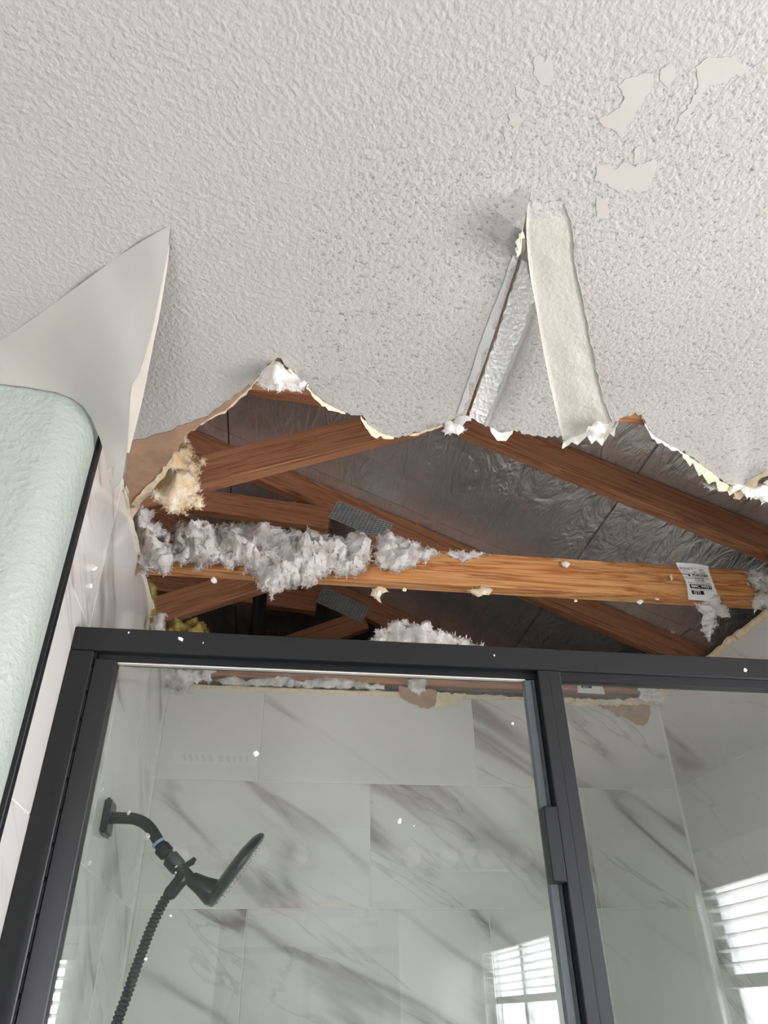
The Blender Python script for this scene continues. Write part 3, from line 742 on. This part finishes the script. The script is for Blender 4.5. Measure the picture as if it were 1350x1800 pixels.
# ------------------------------------------------------------------ shower enclosure
YG = 1.055
enc = empty('shower_enclosure', (.42, YG, FLOOR)); setprops(enc, 'black framed glass shower enclosure with door and fixed panel', 'shower door')
def part(name, bm, mat, parent=enc, label=None, smooth=False):
    o = obj(name, bm, mat, parent, smooth); o.matrix_parent_inverse = Matrix.Translation(-enc.location) if parent == enc else Matrix()
    if label: o['label'] = label
    return o
part('header_rail', join_boxes([box(-.2995, 1.149, YG, YG + .046, .450, .4865, .0015), box(-.262, 1.149, YG + .016, YG + .034, .440, .4515)]), 'black_metal')
part('wall_jamb', join_boxes([box(-.2995, -.2655, YG - .0005, YG + .045, FLOOR, .4495, .0015), box(-.2995, -.285, YG + .045, YG + .060, FLOOR, .4495, .001)]), 'black_metal')
door = part('hinged_door', join_boxes([box(-.2635, -.2325, YG + .004, YG + .032, FLOOR + .04, .4395, .0015), box(-.2325, .386, YG + .008, YG + .026, FLOOR + .04, FLOOR + .075, .0015)]), 'black_metal')
part('hinge_seam', join_boxes([box(-.2665, -.2625, YG + .007, YG + .012, FLOOR + .04, .4495)] + [box(-.2655, -.2635, YG + .003, YG + .009, z, z + .034) for z in np.arange(FLOOR + .06, .42, .04)]), 'black_gap', door)
part('glass_pane', box(-.2335, .3935, YG + .015, YG + .021, FLOOR + .07, .4365), 'shower_glass', door, 'clear glass of the door')
part('glass_top_edge', box(-.2335, .390, YG + .0145, YG + .0215, .4366, .4385), 'seal_white', door)
part('door_seal', join_boxes([box(.3865, .3985, YG + .012, YG + .024, FLOOR + .075, .4365, .001), box(.3985, .4055, YG + .018, YG + .030, FLOOR + .075, .4395)]), 'seal_grey', door, 'grey flexible strip on the door edge')
part('door_pull', box(.3845, .4045, YG - .008, YG + .014, .146, .243, .0015), 'black_metal', door, 'small black pull on the door edge')
part('post', join_boxes([box(.4065, .4435, YG, YG + .045, FLOOR, .4495, .0015), box(.398, .4065, YG + .024, YG + .044, FLOOR, .4495)]), 'black_metal')
part('post_seam', box(.4245, .4252, YG - .0003, YG + .001, FLOOR, .4495), 'black_gap')
part('post_seal', box(.4435, .4455, YG + .006, YG + .024, FLOOR, .4495), 'seal_white')
part('fixed_glass_panel', box(.4445, 1.148, YG + .012, YG + .018, FLOOR + .03, .4515), 'shower_glass', enc, 'clear fixed glass panel')
part('sill_rail', box(-.2995, 1.149, YG, YG + .046, FLOOR, FLOOR + .03, .0015), 'black_metal')
part('panel_seal', box(.4455, 1.149, YG + .006, YG + .011, .436, .4505), 'black_gap')

# ------------------------------------------------------------------ shower head
YS = 1.525
S = lambda px, py, dy=0.0: U(px, py, 1, YS + dy)
sh = empty('shower_fixture', tuple(S(182, 1438))); setprops(sh, 'matte black shower head with curved arm and ribbed hose on the left wall', 'shower head')
def sp(name, bm, smooth=True, mat='shower_black', label=None):
    o = obj(name, bm, mat, sh, smooth); o.matrix_parent_inverse = Matrix.Translation(-sh.location)
    if smooth: o.data.set_sharp_from_angle(angle=math.radians(38))
    if label: o['label'] = label
    return o
c0 = S(187, 1438)
sp('wall_flange', box(XL + .0005, XL + .014, c0.y - .031, c0.y + .031, c0.z - .031, c0.z + .031, .004, 2))
arm = spline([S(188, 1438), S(215, 1438), S(238, 1440), S(258, 1450), S(272, 1468), S(284, 1490)], 8)
sp('shower_arm', sweep([Vector((XL + .01, YS, arm[0].z))] + arm, .0105, 18))
sp('thread_tape', sweep([S(277, 1480), S(279.5, 1484)], .0122, 18), mat='blue_tape', label='pale blue thread tape')
dv = (S(330, 1540) - S(285, 1490)).normalized(); pA = S(282, 1488)
sp('swivel_nut', lathe([(.0, 0), (.0125, .0), (.0145, .003), (.0145, .019), (.0105, .022), (.0105, .030), (0, .030)], pA, dv, 12))
pB = S(297, 1506)
sp('diverter_body', lathe([(0, 0), (.0115, 0), (.0155, .003), (.0155, .026), (.0125, .030), (.0125, .058), (0, .058)], pB, dv, 20))
sp('diverter_lever', sweep([S(327, 1521), S(338, 1515), S(343, 1508)], [.005, .006, .0035], 10))
hoseend = S(302, 1566); dh = (hoseend - S(326, 1536)).normalized()
sp('hose_nut', lathe([(0, 0), (.0115, 0), (.0135, .004), (.0125, .018), (.0125, .038), (.0105, .044), (0, .044)], S(326, 1537), dh, 16))
# head: a shallow round paddle seen nearly edge-on, neck joining near its lower rim
hc = (S(461, 1464) + S(366, 1592)) / 2; hr = (S(461, 1464) - S(366, 1592)).length / 2
hx = (S(461, 1464) - S(366, 1592)).normalized(); ha = Vector((-hx.z, 0, hx.x)); ha = -ha if ha.x < 0 else ha   # spray direction, to the right and down
ha = ha if ha.z < 0 else -ha; ha = (ha + Vector((0, .09, 0))).normalized()
head = sp('spray_head', lathe([(0, -.013), (hr * .45, -.013), (hr * .80, -.009), (hr * .96, -.003), (hr, .002), (hr * .985, .006), (hr * .92, .0085), (0, .0095)], hc, ha, 40))
noz = []
for ring, k in ((.25, 6), (.45, 12), (.65, 18), (.84, 24)):
    for i in range(k):
        a = 2 * math.pi * i / k; q = hc + (hx * math.cos(a) + Vector((0, 1, 0)) * math.sin(a)) * hr * ring + ha * .0088
        noz.append(lathe([(.0018, 0), (.0014, .0009), (0, .0009)], q, ha, 6))
o = obj('spray_nozzles', join_boxes(noz), 'black_gap', head); o['kind'] = 'stuff'
nk0 = S(338, 1546); nk1 = S(372, 1568)
sp('head_neck', sweep([nk0 - dv * .004, nk0, nk0.lerp(nk1, .45), nk1, nk1 + ha * .006 + hx * .002], [.0125, .0135, .0165, .023, .022], 20))
hose_pts = spline([S(304, 1563), S(285, 1590, .004), S(262, 1640, .006), S(240, 1700, .008), S(222, 1752, .01), S(205, 1800, .012), S(196, 1850, .012), S(200, 1960, .01), S(230, 2100, 0)], 40)
ln = [0.0]
for a, b in zip(hose_pts, hose_pts[1:]): ln.append(ln[-1] + (b - a).length)
rs = []; d_ = 0.0
while d_ < ln[-1]:
    k = min(len(ln) - 2, int(np.searchsorted(ln, d_, 'right')) - 1); rs.append(hose_pts[k].lerp(hose_pts[k + 1], (d_ - ln[k]) / max(1e-6, ln[k + 1] - ln[k]))); d_ += .00175
sp('ribbed_hose', sweep(rs, [(.0098, .0092, .0072, .0092)[k % 4] for k in range(len(rs))], 14))

# ------------------------------------------------------------------ insulation
def clump(name, outline, y, thick, mat, label, seed, cat='insulation', group='loose insulation in the ceiling opening', step=3.2, tufts=900, tuft_len=.008, amp=.010, jagamp=3.0, parent=None, holes=(), depth_fun=None, lay=0.0):
    """a fluffy lump: outline as seen in the photograph, standing at depth y, with real front-to-back thickness"""
    r2 = random.Random(seed); pj = jag(outline, 6, jagamp, r2, True); xs = [p[0] for p in pj]; ys = [p[1] for p in pj]; ex = []
    for a in np.arange(min(xs), max(xs), step):
        for b in np.arange(min(ys), max(ys), step):
            q = (a + r2.uniform(-1, 1), b + r2.uniform(-1, 1))
            if inside(q, pj) and not any(((q[0] - h[0]) / h[2]) ** 2 + ((q[1] - h[1]) / h[3]) ** 2 < 1 for h in holes): ex.append(q)
    dd = edge_dist(ex, pj); ex = [e for e, k in zip(ex, dd) if k > step * .4]
    v2, f = cdt(pj, ex)
    f = [t for t in f if not any(((sum(v2[i][0] for i in t) / 3 - h[0]) / h[2]) ** 2 + ((sum(v2[i][1] for i in t) / 3 - h[1]) / h[3]) ** 2 < .8 for h in holes)]
    ed = edge_dist(v2, pj)
    W = math.sqrt(max(ed.max(), 1.0))
    Fv, Bv = [], []; sv = Vector((seed * 3.7, seed * 1.3, 0))
    for p, e in zip(v2, ed):
        yy = y if depth_fun is None else depth_fun(*p)
        q = U(p[0], p[1], 1, yy); tk = thick * math.sqrt(e) / W
        lump = .55 + 1.1 * noise.noise(q * 26 + sv) + .5 * noise.noise(q * 60 + sv)
        nz = noise.noise_vector(q * 85 + sv) * amp * .55 + noise.noise_vector(q * 220 + sv) * amp * .38
        wgt = min(1, e / 4 + .25)
        Fv.append(q + Vector((0, -tk * max(.15, lump), 0)) + nz * wgt); Bv.append(q + Vector((0, tk * .5, 0)) + nz * .4 * wgt)
    n0 = len(Fv); V = Fv + Bv; FC = [t[::-1] for t in f] + [[i + n0 for i in t] for t in f]
    cnt = {}
    for t in f:
        for i in range(3): k = tuple(sorted((t[i], t[(i + 1) % 3]))); cnt[k] = cnt.get(k, 0) + 1
    for t in f:
        for i in range(3):
            a, b = t[i], t[(i + 1) % 3]
            if cnt[tuple(sorted((a, b)))] == 1: FC.append([a, b, b + n0, a + n0])
    used = sorted({i for t in f for i in t})
    rim_v = [i for i in used if ed[i] < 2.0] or used
    for k in range(int(tufts * 4.5)):                                        # loose fibres, flakes and curls
        i = r2.choice(rim_v) if r2.random() < .35 else r2.choice(used)
        c = Fv[i].lerp(Bv[i], r2.random() * .4)
        d = Vector((r2.gauss(0, 1), r2.gauss(-.5, .8), r2.gauss(-.25, 1))).normalized(); L = tuft_len * .52 * r2.uniform(.3, 1.4) * (1.15 if ed[i] < 2 else .8)
        s = d.cross(Vector((r2.gauss(0, 1), r2.gauss(0, 1), r2.gauss(0, 1)))).normalized() * L * r2.uniform(.08, .26)
        bnd = Vector((r2.gauss(0, 1), r2.gauss(0, 1), r2.gauss(0, 1))) * L * .22
        b0 = len(V); V += [c - s, c + s, c + d * L * .55 + bnd - s * .7, c + d * L * .55 + bnd + s * .7, c + d * L + bnd * 1.8]
        FC += [[b0, b0 + 1, b0 + 3, b0 + 2], [b0 + 2, b0 + 3, b0 + 4]]
    o = raw(name, V, FC, mat, parent, True)
    if label: setprops(o, label, cat, group)
    return o
C1 = TY[1]
clump('insulation_clump', [(262, 815), (275, 800), (296, 792), (310, 778), (326, 768), (334, 782), (340, 800), (345, 812), (362, 808), (350, 824), (346, 845), (352, 862), (342, 868), (356, 876), (358, 890), (334, 894), (320, 896), (328, 906), (306, 900), (290, 890), (272, 880), (264, 868), (272, 855), (262, 845), (268, 830)],
      1.15, .045, 'wool_cream', 'cream and white torn fluff hanging from the brown paper by the left wall', 1, tufts=1500, amp=.008, jagamp=2.5)
clump('insulation_clump', [(226, 905), (238, 898), (252, 894), (268, 898), (264, 910), (264, 918), (282, 926), (298, 938), (300, 960), (302, 990), (296, 1006), (270, 1004), (262, 1000), (256, 1012), (248, 1000), (240, 965), (232, 930)],
      1.37, .05, 'wool_white', 'white fluff packed into the corner against the left tiled wall', 2, tufts=1500, holes=((278, 950, 12, 9),))
clump('insulation_clump', [(304, 930), (314, 918), (350, 924), (395, 922), (420, 924), (455, 922), (500, 936), (560, 940), (600, 946), (634, 942), (650, 952), (648, 985), (638, 1004), (610, 1014), (580, 1008), (555, 1018), (540, 1032), (512, 1030), (490, 1040), (478, 1052), (470, 1038), (452, 1030), (445, 1010), (420, 990), (405, 1000), (385, 986), (360, 996), (345, 1000), (336, 985), (318, 992), (308, 984), (304, 958)],
      C1 - .03, .085, 'wool_grey', 'largest grey-white insulation heap draped over the orange chord', 3, tufts=5200, amp=.012, step=2.8, tuft_len=.009, holes=())
clump('insulation_clump', [(664, 950), (674, 938), (690, 940), (705, 952), (730, 955), (752, 962), (772, 972), (764, 982), (740, 986), (715, 1000), (690, 1002), (670, 998), (661, 980)],
      C1 - .025, .05, 'wool_white', 'white insulation tuft ending the heap above the middle of the chord', 5, tufts=1700, amp=.010)
clump('insulation_clump', [(786, 974), (800, 968), (820, 972), (846, 970), (860, 974), (840, 980), (826, 984), (806, 984), (795, 980)], C1 - .004, .014, 'wool_white', 'thin shreds of fluff lying on the chord right of the heap', 6, tufts=320, step=2.4, amp=.005, tuft_len=.006)
clump('insulation_clump', [(1314, 1010), (1330, 1000), (1360, 1004), (1400, 1000), (1405, 1070), (1360, 1076), (1345, 1068), (1328, 1072), (1322, 1056), (1334, 1040), (1318, 1026)], C1 - .02, .05, 'wool_grey', 'grey fluff on the orange chord at the right picture edge', 7, tufts=1400)
clump('insulation_clump', [(1222, 1060), (1240, 1050), (1262, 1050), (1272, 1064), (1280, 1080), (1270, 1084), (1258, 1072), (1254, 1090), (1262, 1098), (1252, 1110), (1246, 1124), (1240, 1126), (1232, 1108), (1236, 1088), (1228, 1074)], C1 + .008, .034, 'wool_white', 'ragged cream shred dangling below the white paper tag', 8, tufts=900, step=2.4, amp=.007, tuft_len=.007, holes=((1237, 1101, 3, 3), (1249, 1100, 3, 3)))
clump('insulation_clump', [(646, 1150), (660, 1118), (672, 1106), (690, 1096), (702, 1090), (716, 1096), (742, 1096), (760, 1110), (778, 1110), (800, 1120), (826, 1126), (850, 1140), (850, 1160), (750, 1160)], 1.30, .05, 'wool_white', 'white insulation heap showing just above the black header rail', 9, tufts=1500, amp=.009)
clump('insulation_clump', [(452, 676), (462, 652), (478, 636), (487, 630), (500, 644), (520, 660), (540, 680), (528, 690), (505, 684), (490, 688), (472, 684)], TY[0] - .012, .03, 'wool_white', 'white insulation peeking through the pointed tear in the ceiling', 10, tufts=500, step=2.6, amp=.006, tuft_len=.005, jagamp=1.5)
for k, (ol, lb) in enumerate((([(1206, 800), (1222, 802), (1240, 818), (1232, 832), (1222, 824), (1212, 814)], 'small white crumb on the torn ceiling edge, leftmost of three at right'),
                              ([(1232, 848), (1248, 842), (1262, 846), (1258, 858), (1250, 862), (1242, 854)], 'star-shaped white scrap hanging below the torn ceiling at right'),
                              ([(1285, 852), (1305, 846), (1330, 850), (1360, 838), (1362, 880), (1340, 884), (1322, 874), (1308, 868), (1292, 864)], 'white torn scraps on the ceiling edge at the right picture edge'))):
    clump('drywall_scrap', ol, [.955, 1.0, .985][k], .012, 'torn_white', lb, 20 + k, 'scrap', 'torn scraps along the ceiling edge', 3, 60, .008, .006, 2.5)
clump('drywall_scrap', [(780, 742), (796, 734), (810, 738), (818, 756), (806, 764), (790, 764), (778, 758)], .885, .012, 'torn_white', 'pale crumpled paper scrap at the foot of the opened joint', 24, 'scrap', 'torn scraps along the ceiling edge', 3, 160, .006, .006, 2.0)
clump('drywall_scrap', [(655, 1036), (664, 1028), (678, 1032), (682, 1040), (672, 1044), (670, 1060), (660, 1052), (652, 1046)], C1 + .015, .010, 'torn_paper', 'tan and white scrap hanging under the chord below the heap', 25, 'scrap', 'torn scraps stuck to the chord', 3, 60, .005, .004, 1.5)
clump('drywall_scrap', [(824, 1038), (846, 1031), (866, 1038), (850, 1046), (840, 1050), (830, 1044)], C1 - .003, .010, 'torn_paper', 'flat tan scrap stuck to the lower edge of the chord', 26, 'scrap', 'torn scraps stuck to the chord', 3, 50, .005, .004, 1.5)
clump('insulation_clump', [(282, 1176), (292, 1162), (330, 1160), (360, 1162), (378, 1180), (372, 1196), (340, 1200), (325, 1216), (308, 1208), (288, 1200)], YB - .02, .045, 'wool_white', 'crumpled white fluff in the top left corner behind the door glass', 11, tufts=800, amp=.008)
clump('insulation_clump', [(378, 1196), (400, 1188), (440, 1194), (500, 1188), (530, 1198), (560, 1192), (600, 1192), (640, 1198), (676, 1204), (676, 1212), (560, 1208), (470, 1206), (400, 1204)], YB - .006, .02, 'wool_grey', 'long low line of crumbs along the top of the shower back wall', 12, tufts=700, step=2.6, amp=.005, tuft_len=.005, jagamp=1.5)
clump('insulation_clump', [(716, 1196), (726, 1186), (744, 1190), (752, 1202), (748, 1216), (730, 1220), (718, 1210)], YB - .008, .018, 'wool_white', 'small white tuft on top of the back wall behind the door glass', 13, tufts=260, step=2.6, amp=.005, tuft_len=.005)
clump('insulation_clump', [(1120, 1206), (1150, 1192), (1190, 1200), (1230, 1194), (1260, 1200), (1230, 1216), (1200, 1240), (1180, 1250), (1160, 1240), (1130, 1232)], YB - .02, .035, 'wool_white', 'white fluff behind the fixed glass at the top right corner', 14, tufts=700, amp=.007)
clump('insulation_clump', [(252, 1016), (268, 1012), (274, 1040), (276, 1080), (282, 1105), (300, 1112), (286, 1118), (268, 1100), (258, 1060)], 1.62, .03, 'wool_yellow', 'narrow yellow glass wool strip behind the left tiled wall', 15, tufts=300, amp=.006, group='yellow glass wool', jagamp=1.5)
clump('insulation_clump', [(284, 1120), (292, 1096), (310, 1092), (330, 1090), (345, 1086), (362, 1100), (372, 1116), (330, 1126)], 1.85, .05, 'wool_yellow', 'yellow glass wool lump in the dark just above the header rail', 16, tufts=500, amp=.008, group='yellow glass wool')
clump('insulation_clump', [(268, 1085), (280, 1080), (290, 1096), (286, 1118), (272, 1116)], 1.55, .02, 'wool_white', 'white fluff tuft at the header rail beside the left wall', 17, tufts=300, amp=.006)
clump('drywall_scrap', [(214, 800), (224, 796), (228, 815), (224, 830), (230, 850), (226, 870), (218, 850), (212, 830)], 1.135, .008, 'taper_paper', 'grey paper shreds in the corner beside the peeled paint', 27, 'scrap', 'torn scraps along the ceiling edge', 3, 50, .006, .005, 2.0)

# crumbs of gypsum and paint stuck around
def crumb(px, py, axis, val, size, label, seed, mat='torn_white'):
    r2 = random.Random(seed); bm = bmesh.new(); bmesh.ops.create_icosphere(bm, subdivisions=2, radius=1.0)
    sx, sy, sz = size * r2.uniform(.6, 1.5), size * .5, size * r2.uniform(.6, 1.5)
    for v in bm.verts:
        k = 1 + .55 * noise.noise(v.co * 1.7 + Vector((seed, 0, 0)))
        v.co = Vector((v.co.x * sx * k, v.co.y * sy * k, v.co.z * sz * k))
    o = obj('plaster_crumb', bm, mat, None); o.location = U(px, py, axis, val); o.rotation_euler = (r2.uniform(-.5, .5), r2.uniform(-2, 2), r2.uniform(-.3, .3))
    return setprops(o, label, 'crumb', None)
CR = [(318, 1124, YG, .0035, 'tiny white curl on the left end of the header rail'), (901, 1272, 1.068, .0015, 'white speck on the glass near the door seal'),
      (702, 1443, 1.068, .0035, 'white drip-shaped crumb on the middle of the door glass'), (728, 1452, 1.068, .0014, 'speck right of the drip-shaped crumb on the glass'),
      (450, 1325, 1.068, .0030, 'white curl on the door glass right of the vent reflection'), (258, 1470, YS - .012, .0045, 'white crumb on the bend of the shower arm'),
      (226, 1428, YS - .011, .0045, 'white crumb on top of the straight shower arm'), (310, 1523, YS - .017, .002, 'upper white speck on the diverter body'), (309, 1534, YS - .015, .002, 'lower white speck on the diverter body'),
      (666, 1043, C1 - .012, .007, 'white crumb on the tan scrap under the chord'), (711, 1037, C1 - .004, .0045, 'round white crumb under the chord right of the tan scrap'),
      (994, 992, C1 - .006, .008, 'white crumb on the top edge of the chord left of the tag'), (1125, 1058, C1 - .006, .006, 'white crumb at the lower edge of the chord left of the tag'),
      (1155, 1053, C1 - .003, .004, 'thin white chip on the chord just left of the tag'), (1180, 1015, C1 - .004, .006, 'curled bark chip on the chord touching the tag'), (1012, 1056, C1 - .002, .004, 'white crumb on the underside edge of the chord'),
      (376, 1020, C1 - .02, .006, 'white crumb dangling under the left end of the chord'), (1182, 1111, TY[2] - .004, .006, 'dim crumb on the slanting rafter above the header'),
      (850, 1040, C1 - .006, .006, 'white crumb on the flat tan scrap of the chord')]
CR += [(226, 1112, YG, .0014, 'faint speck at the left end of the header rail'), (357, 1130, YG, .0012, 'dusty speck on the header rail below the yellow wool'), (976, 1147, YG + .004, .0022, 'white smear on the top edge of the header above the post'),
       (869, 1152, YG, .0012, 'speck on the header rail left of the post'), (1310, 1178, YG, .0025, 'pale scuff on the header rail at the right picture edge'), (256, 1686, 1.068, .0016, 'white speck on the glass beside the ribbed hose'), (300, 1610, 1.068, .0016, 'white speck on the glass right of the hose nut')]
for i, (px, py, y, s, lb) in enumerate(CR): crumb(px, py, 1, y, s, lb, i + 1)
for i, (px, py, s, lb) in enumerate(((163, 998, .006, 'white smear of plaster on the left tiles above the header'), (159, 1030, .0045, 'long plaster drip on the left tiles under the smear'), (180, 1388, .003, 'small plaster ring on the left tiles above the flange'), (157, 1516, .005, 'plaster splash on the left tiles below the flange'))):
    crumb(px, py, 0, XL + .0022, s, lb, 40 + i)

# ------------------------------------------------------------------ the bathroom behind the camera (seen mirrored in the glass)
y0, y1, z0, z1 = WIN1
w1 = empty('window_1', (WALL_R, (y0 + y1) / 2, z0)); setprops(w1, 'large bright window mirrored at the right of the glass', 'window', kind='structure')
X = WALL_R
rel(obj('casing', join_boxes([box(X - .016, X + .004, y0 - .07, y1 + .07, z1, z1 + .075, .002), box(X - .016, X + .004, y0 - .07, y0, z0, z1, .002), box(X - .016, X + .004, y1, y1 + .07, z0, z1, .002), box(X - .04, X + .004, y0 - .09, y1 + .09, z0 - .03, z0, .002)]), 'white_plastic', w1))
ym = (y0 + y1) / 2
rel(obj('sash', join_boxes([box(X + .05, X + .09, y0, y1, z1 - .05, z1), box(X + .05, X + .09, y0, y1, z0, z0 + .05), box(X + .05, X + .09, y0, y0 + .05, z0, z1), box(X + .05, X + .09, y1 - .05, y1, z0, z1), box(X + .05, X + .09, ym - .035, ym + .035, z0, z1)]), 'white_plastic', w1))
for a, b in ((y0 + .05, ym - .035), (ym + .035, y1 - .05)): rel(obj('pane', box(X + .068, X + .072, a, b, z0 + .05, z1 - .05), 'window_glass', w1))
def blind(axis, pos, a0, a1, ztop, zbot, n, tilt, label, stack=True):
    c = (pos, (a0 + a1) / 2, ztop) if axis == 0 else ((a0 + a1) / 2, pos, ztop)
    b = empty('window_blind', c); setprops(b, label, 'blind')
    L = a1 - a0; rz = 0 if axis == 0 else math.radians(90)
    def put(o, dz, tl=0.0, off=0.0):
        o.parent = b; o.location = ((off if axis == 0 else 0), (0 if axis == 0 else off), dz); o.rotation_euler = (0, tl if axis == 0 else 0, 0) if axis == 0 else (0, tl, rz)
    put(obj('valance', box(-.035, .02, -L / 2, L / 2, -.062, 0, .003), 'white_plastic', b), 0)
    me = None
    for i in range(n):
        z = -.085 - i * (ztop - .085 - zbot) / n
        if me is None: o = obj('slat', box(-.025, .025, -L / 2 + .005, L / 2 - .005, -.0013, .0013, .0005), 'white_plastic', b); me = o.data
        else: o = link_mesh('slat', me, b)
        put(o, z, tilt)
    put(obj('bottom_rail', box(-.026, .026, -L / 2 + .004, L / 2 - .004, -.03 if stack else -.012, .012, .003), 'white_plastic', b), zbot - ztop)
    for u in (-.38, 0, .38):
        o = obj('ladder_cord', join_boxes([box(-.027, -.0255, u * L - .001, u * L + .001, zbot - ztop, -.06), box(.0255, .027, u * L - .001, u * L + .001, zbot - ztop, -.06)]), 'white_plastic', b); put(o, 0)
blind(0, X + .018, y0 + .01, y1 - .01, z1 - .002, .10, 6, math.radians(8), 'white slatted blind half lowered in the large mirrored window')
x0, x1, z0, z1 = WIN2; Y = WALL_N
w2 = empty('window_2', ((x0 + x1) / 2, Y, z0)); setprops(w2, 'smaller blind-covered window mirrored at the lower left of the glass', 'window', kind='structure')
rel(obj('casing', join_boxes([box(x0 - .07, x1 + .07, Y - .004, Y + .016, z1, z1 + .07, .002), box(x0 - .07, x0, Y - .004, Y + .016, z0, z1, .002), box(x1, x1 + .07, Y - .004, Y + .016, z0, z1, .002), box(x0 - .09, x1 + .09, Y - .004, Y + .04, z0 - .03, z0, .002)]), 'white_plastic', w2))
rel(obj('sash', join_boxes([box(x0, x1, Y - .09, Y - .05, z1 - .05, z1), box(x0, x1, Y - .09, Y - .05, z0, z0 + .05), box(x0, x0 + .05, Y - .09, Y - .05, z0, z1), box(x1 - .05, x1, Y - .09, Y - .05, z0, z1)]), 'white_plastic', w2))
rel(obj('pane', box(x0 + .05, x1 - .05, Y - .072, Y - .068, z0 + .05, z1 - .05), 'window_glass', w2))
blind(1, Y - .018, x0 + .01, x1 - .01, z1 - .002, z0 + .03, 29, math.radians(-15), 'white blind fully lowered in the smaller mirrored window', False)

o = obj('vanity_mirror', box(-.55, 1.70, WALL_N + .001, WALL_N + .006, -.55, .50), 'mirror'); setprops(o, 'wide frameless vanity mirror on the wall behind the photographer', 'mirror')
for xs_, lb in (((-.40, -.21, -.02, .17), 'vanity light bar with globe bulbs mirrored beside the shower head'), ((.73, .92, 1.115, 1.305), 'vanity light bar with globe bulbs mirrored right of centre')):
    zl = .66; cx_ = sum(xs_) / 4
    lb_o = empty('light_bar', (cx_, WALL_N, zl)); setprops(lb_o, lb, 'light', 'vanity light bars')
    rel(obj('back_plate', join_boxes([box(xs_[0] - .09, xs_[-1] + .09, WALL_N + .001, WALL_N + .022, zl - .055, zl + .055, .008, 2)]), 'chrome', lb_o))
    for x in xs_:
        s = rel(obj('socket', lathe([(.024, 0), (.024, .018), (.018, .024), (0, .024)], (x, WALL_N + .022, zl), (0, 1, 0), 20), 'chrome', lb_o, True))
        g = [(0, 0)] + [(.047 * math.sin(math.pi * k / 14), .049 - .047 * math.cos(math.pi * k / 14)) for k in range(2, 15)]; g[0] = (.014, 0)
        o = obj('globe_bulb', lathe(g, (x, WALL_N + .040, zl), (0, 1, 0), 24), 'bulb_white', lb_o, True); rel(o)
vx, vy = -.20, -.68
vr = empty('ceiling_register', (vx, vy, H)); setprops(vr, 'white ceiling air register mirrored above the shower head', 'vent')
rel(obj('frame', join_boxes([box(vx - .15, vx + .15, vy - .075, vy - .055, H - .008, H - .0005), box(vx - .15, vx + .15, vy + .055, vy + .075, H - .008, H - .0005), box(vx - .15, vx - .13, vy - .055, vy + .055, H - .008, H - .0005), box(vx + .13, vx + .15, vy - .055, vy + .055, H - .008, H - .0005), box(vx - .01, vx + .01, vy - .055, vy + .055, H - .008, H - .0005)]), 'white_plastic', vr))
rel(obj('duct_gap', box(vx - .13, vx + .13, vy - .055, vy + .055, H - .0012, H - .0004), 'black_gap', vr))
for i in range(12):
    x = vx - .125 + i * .0227
    if abs(x - vx) > .012: rel(obj('louver', box(x - .005, x + .006, vy - .055, vy + .055, H - .007, H - .004), 'white_plastic', vr))
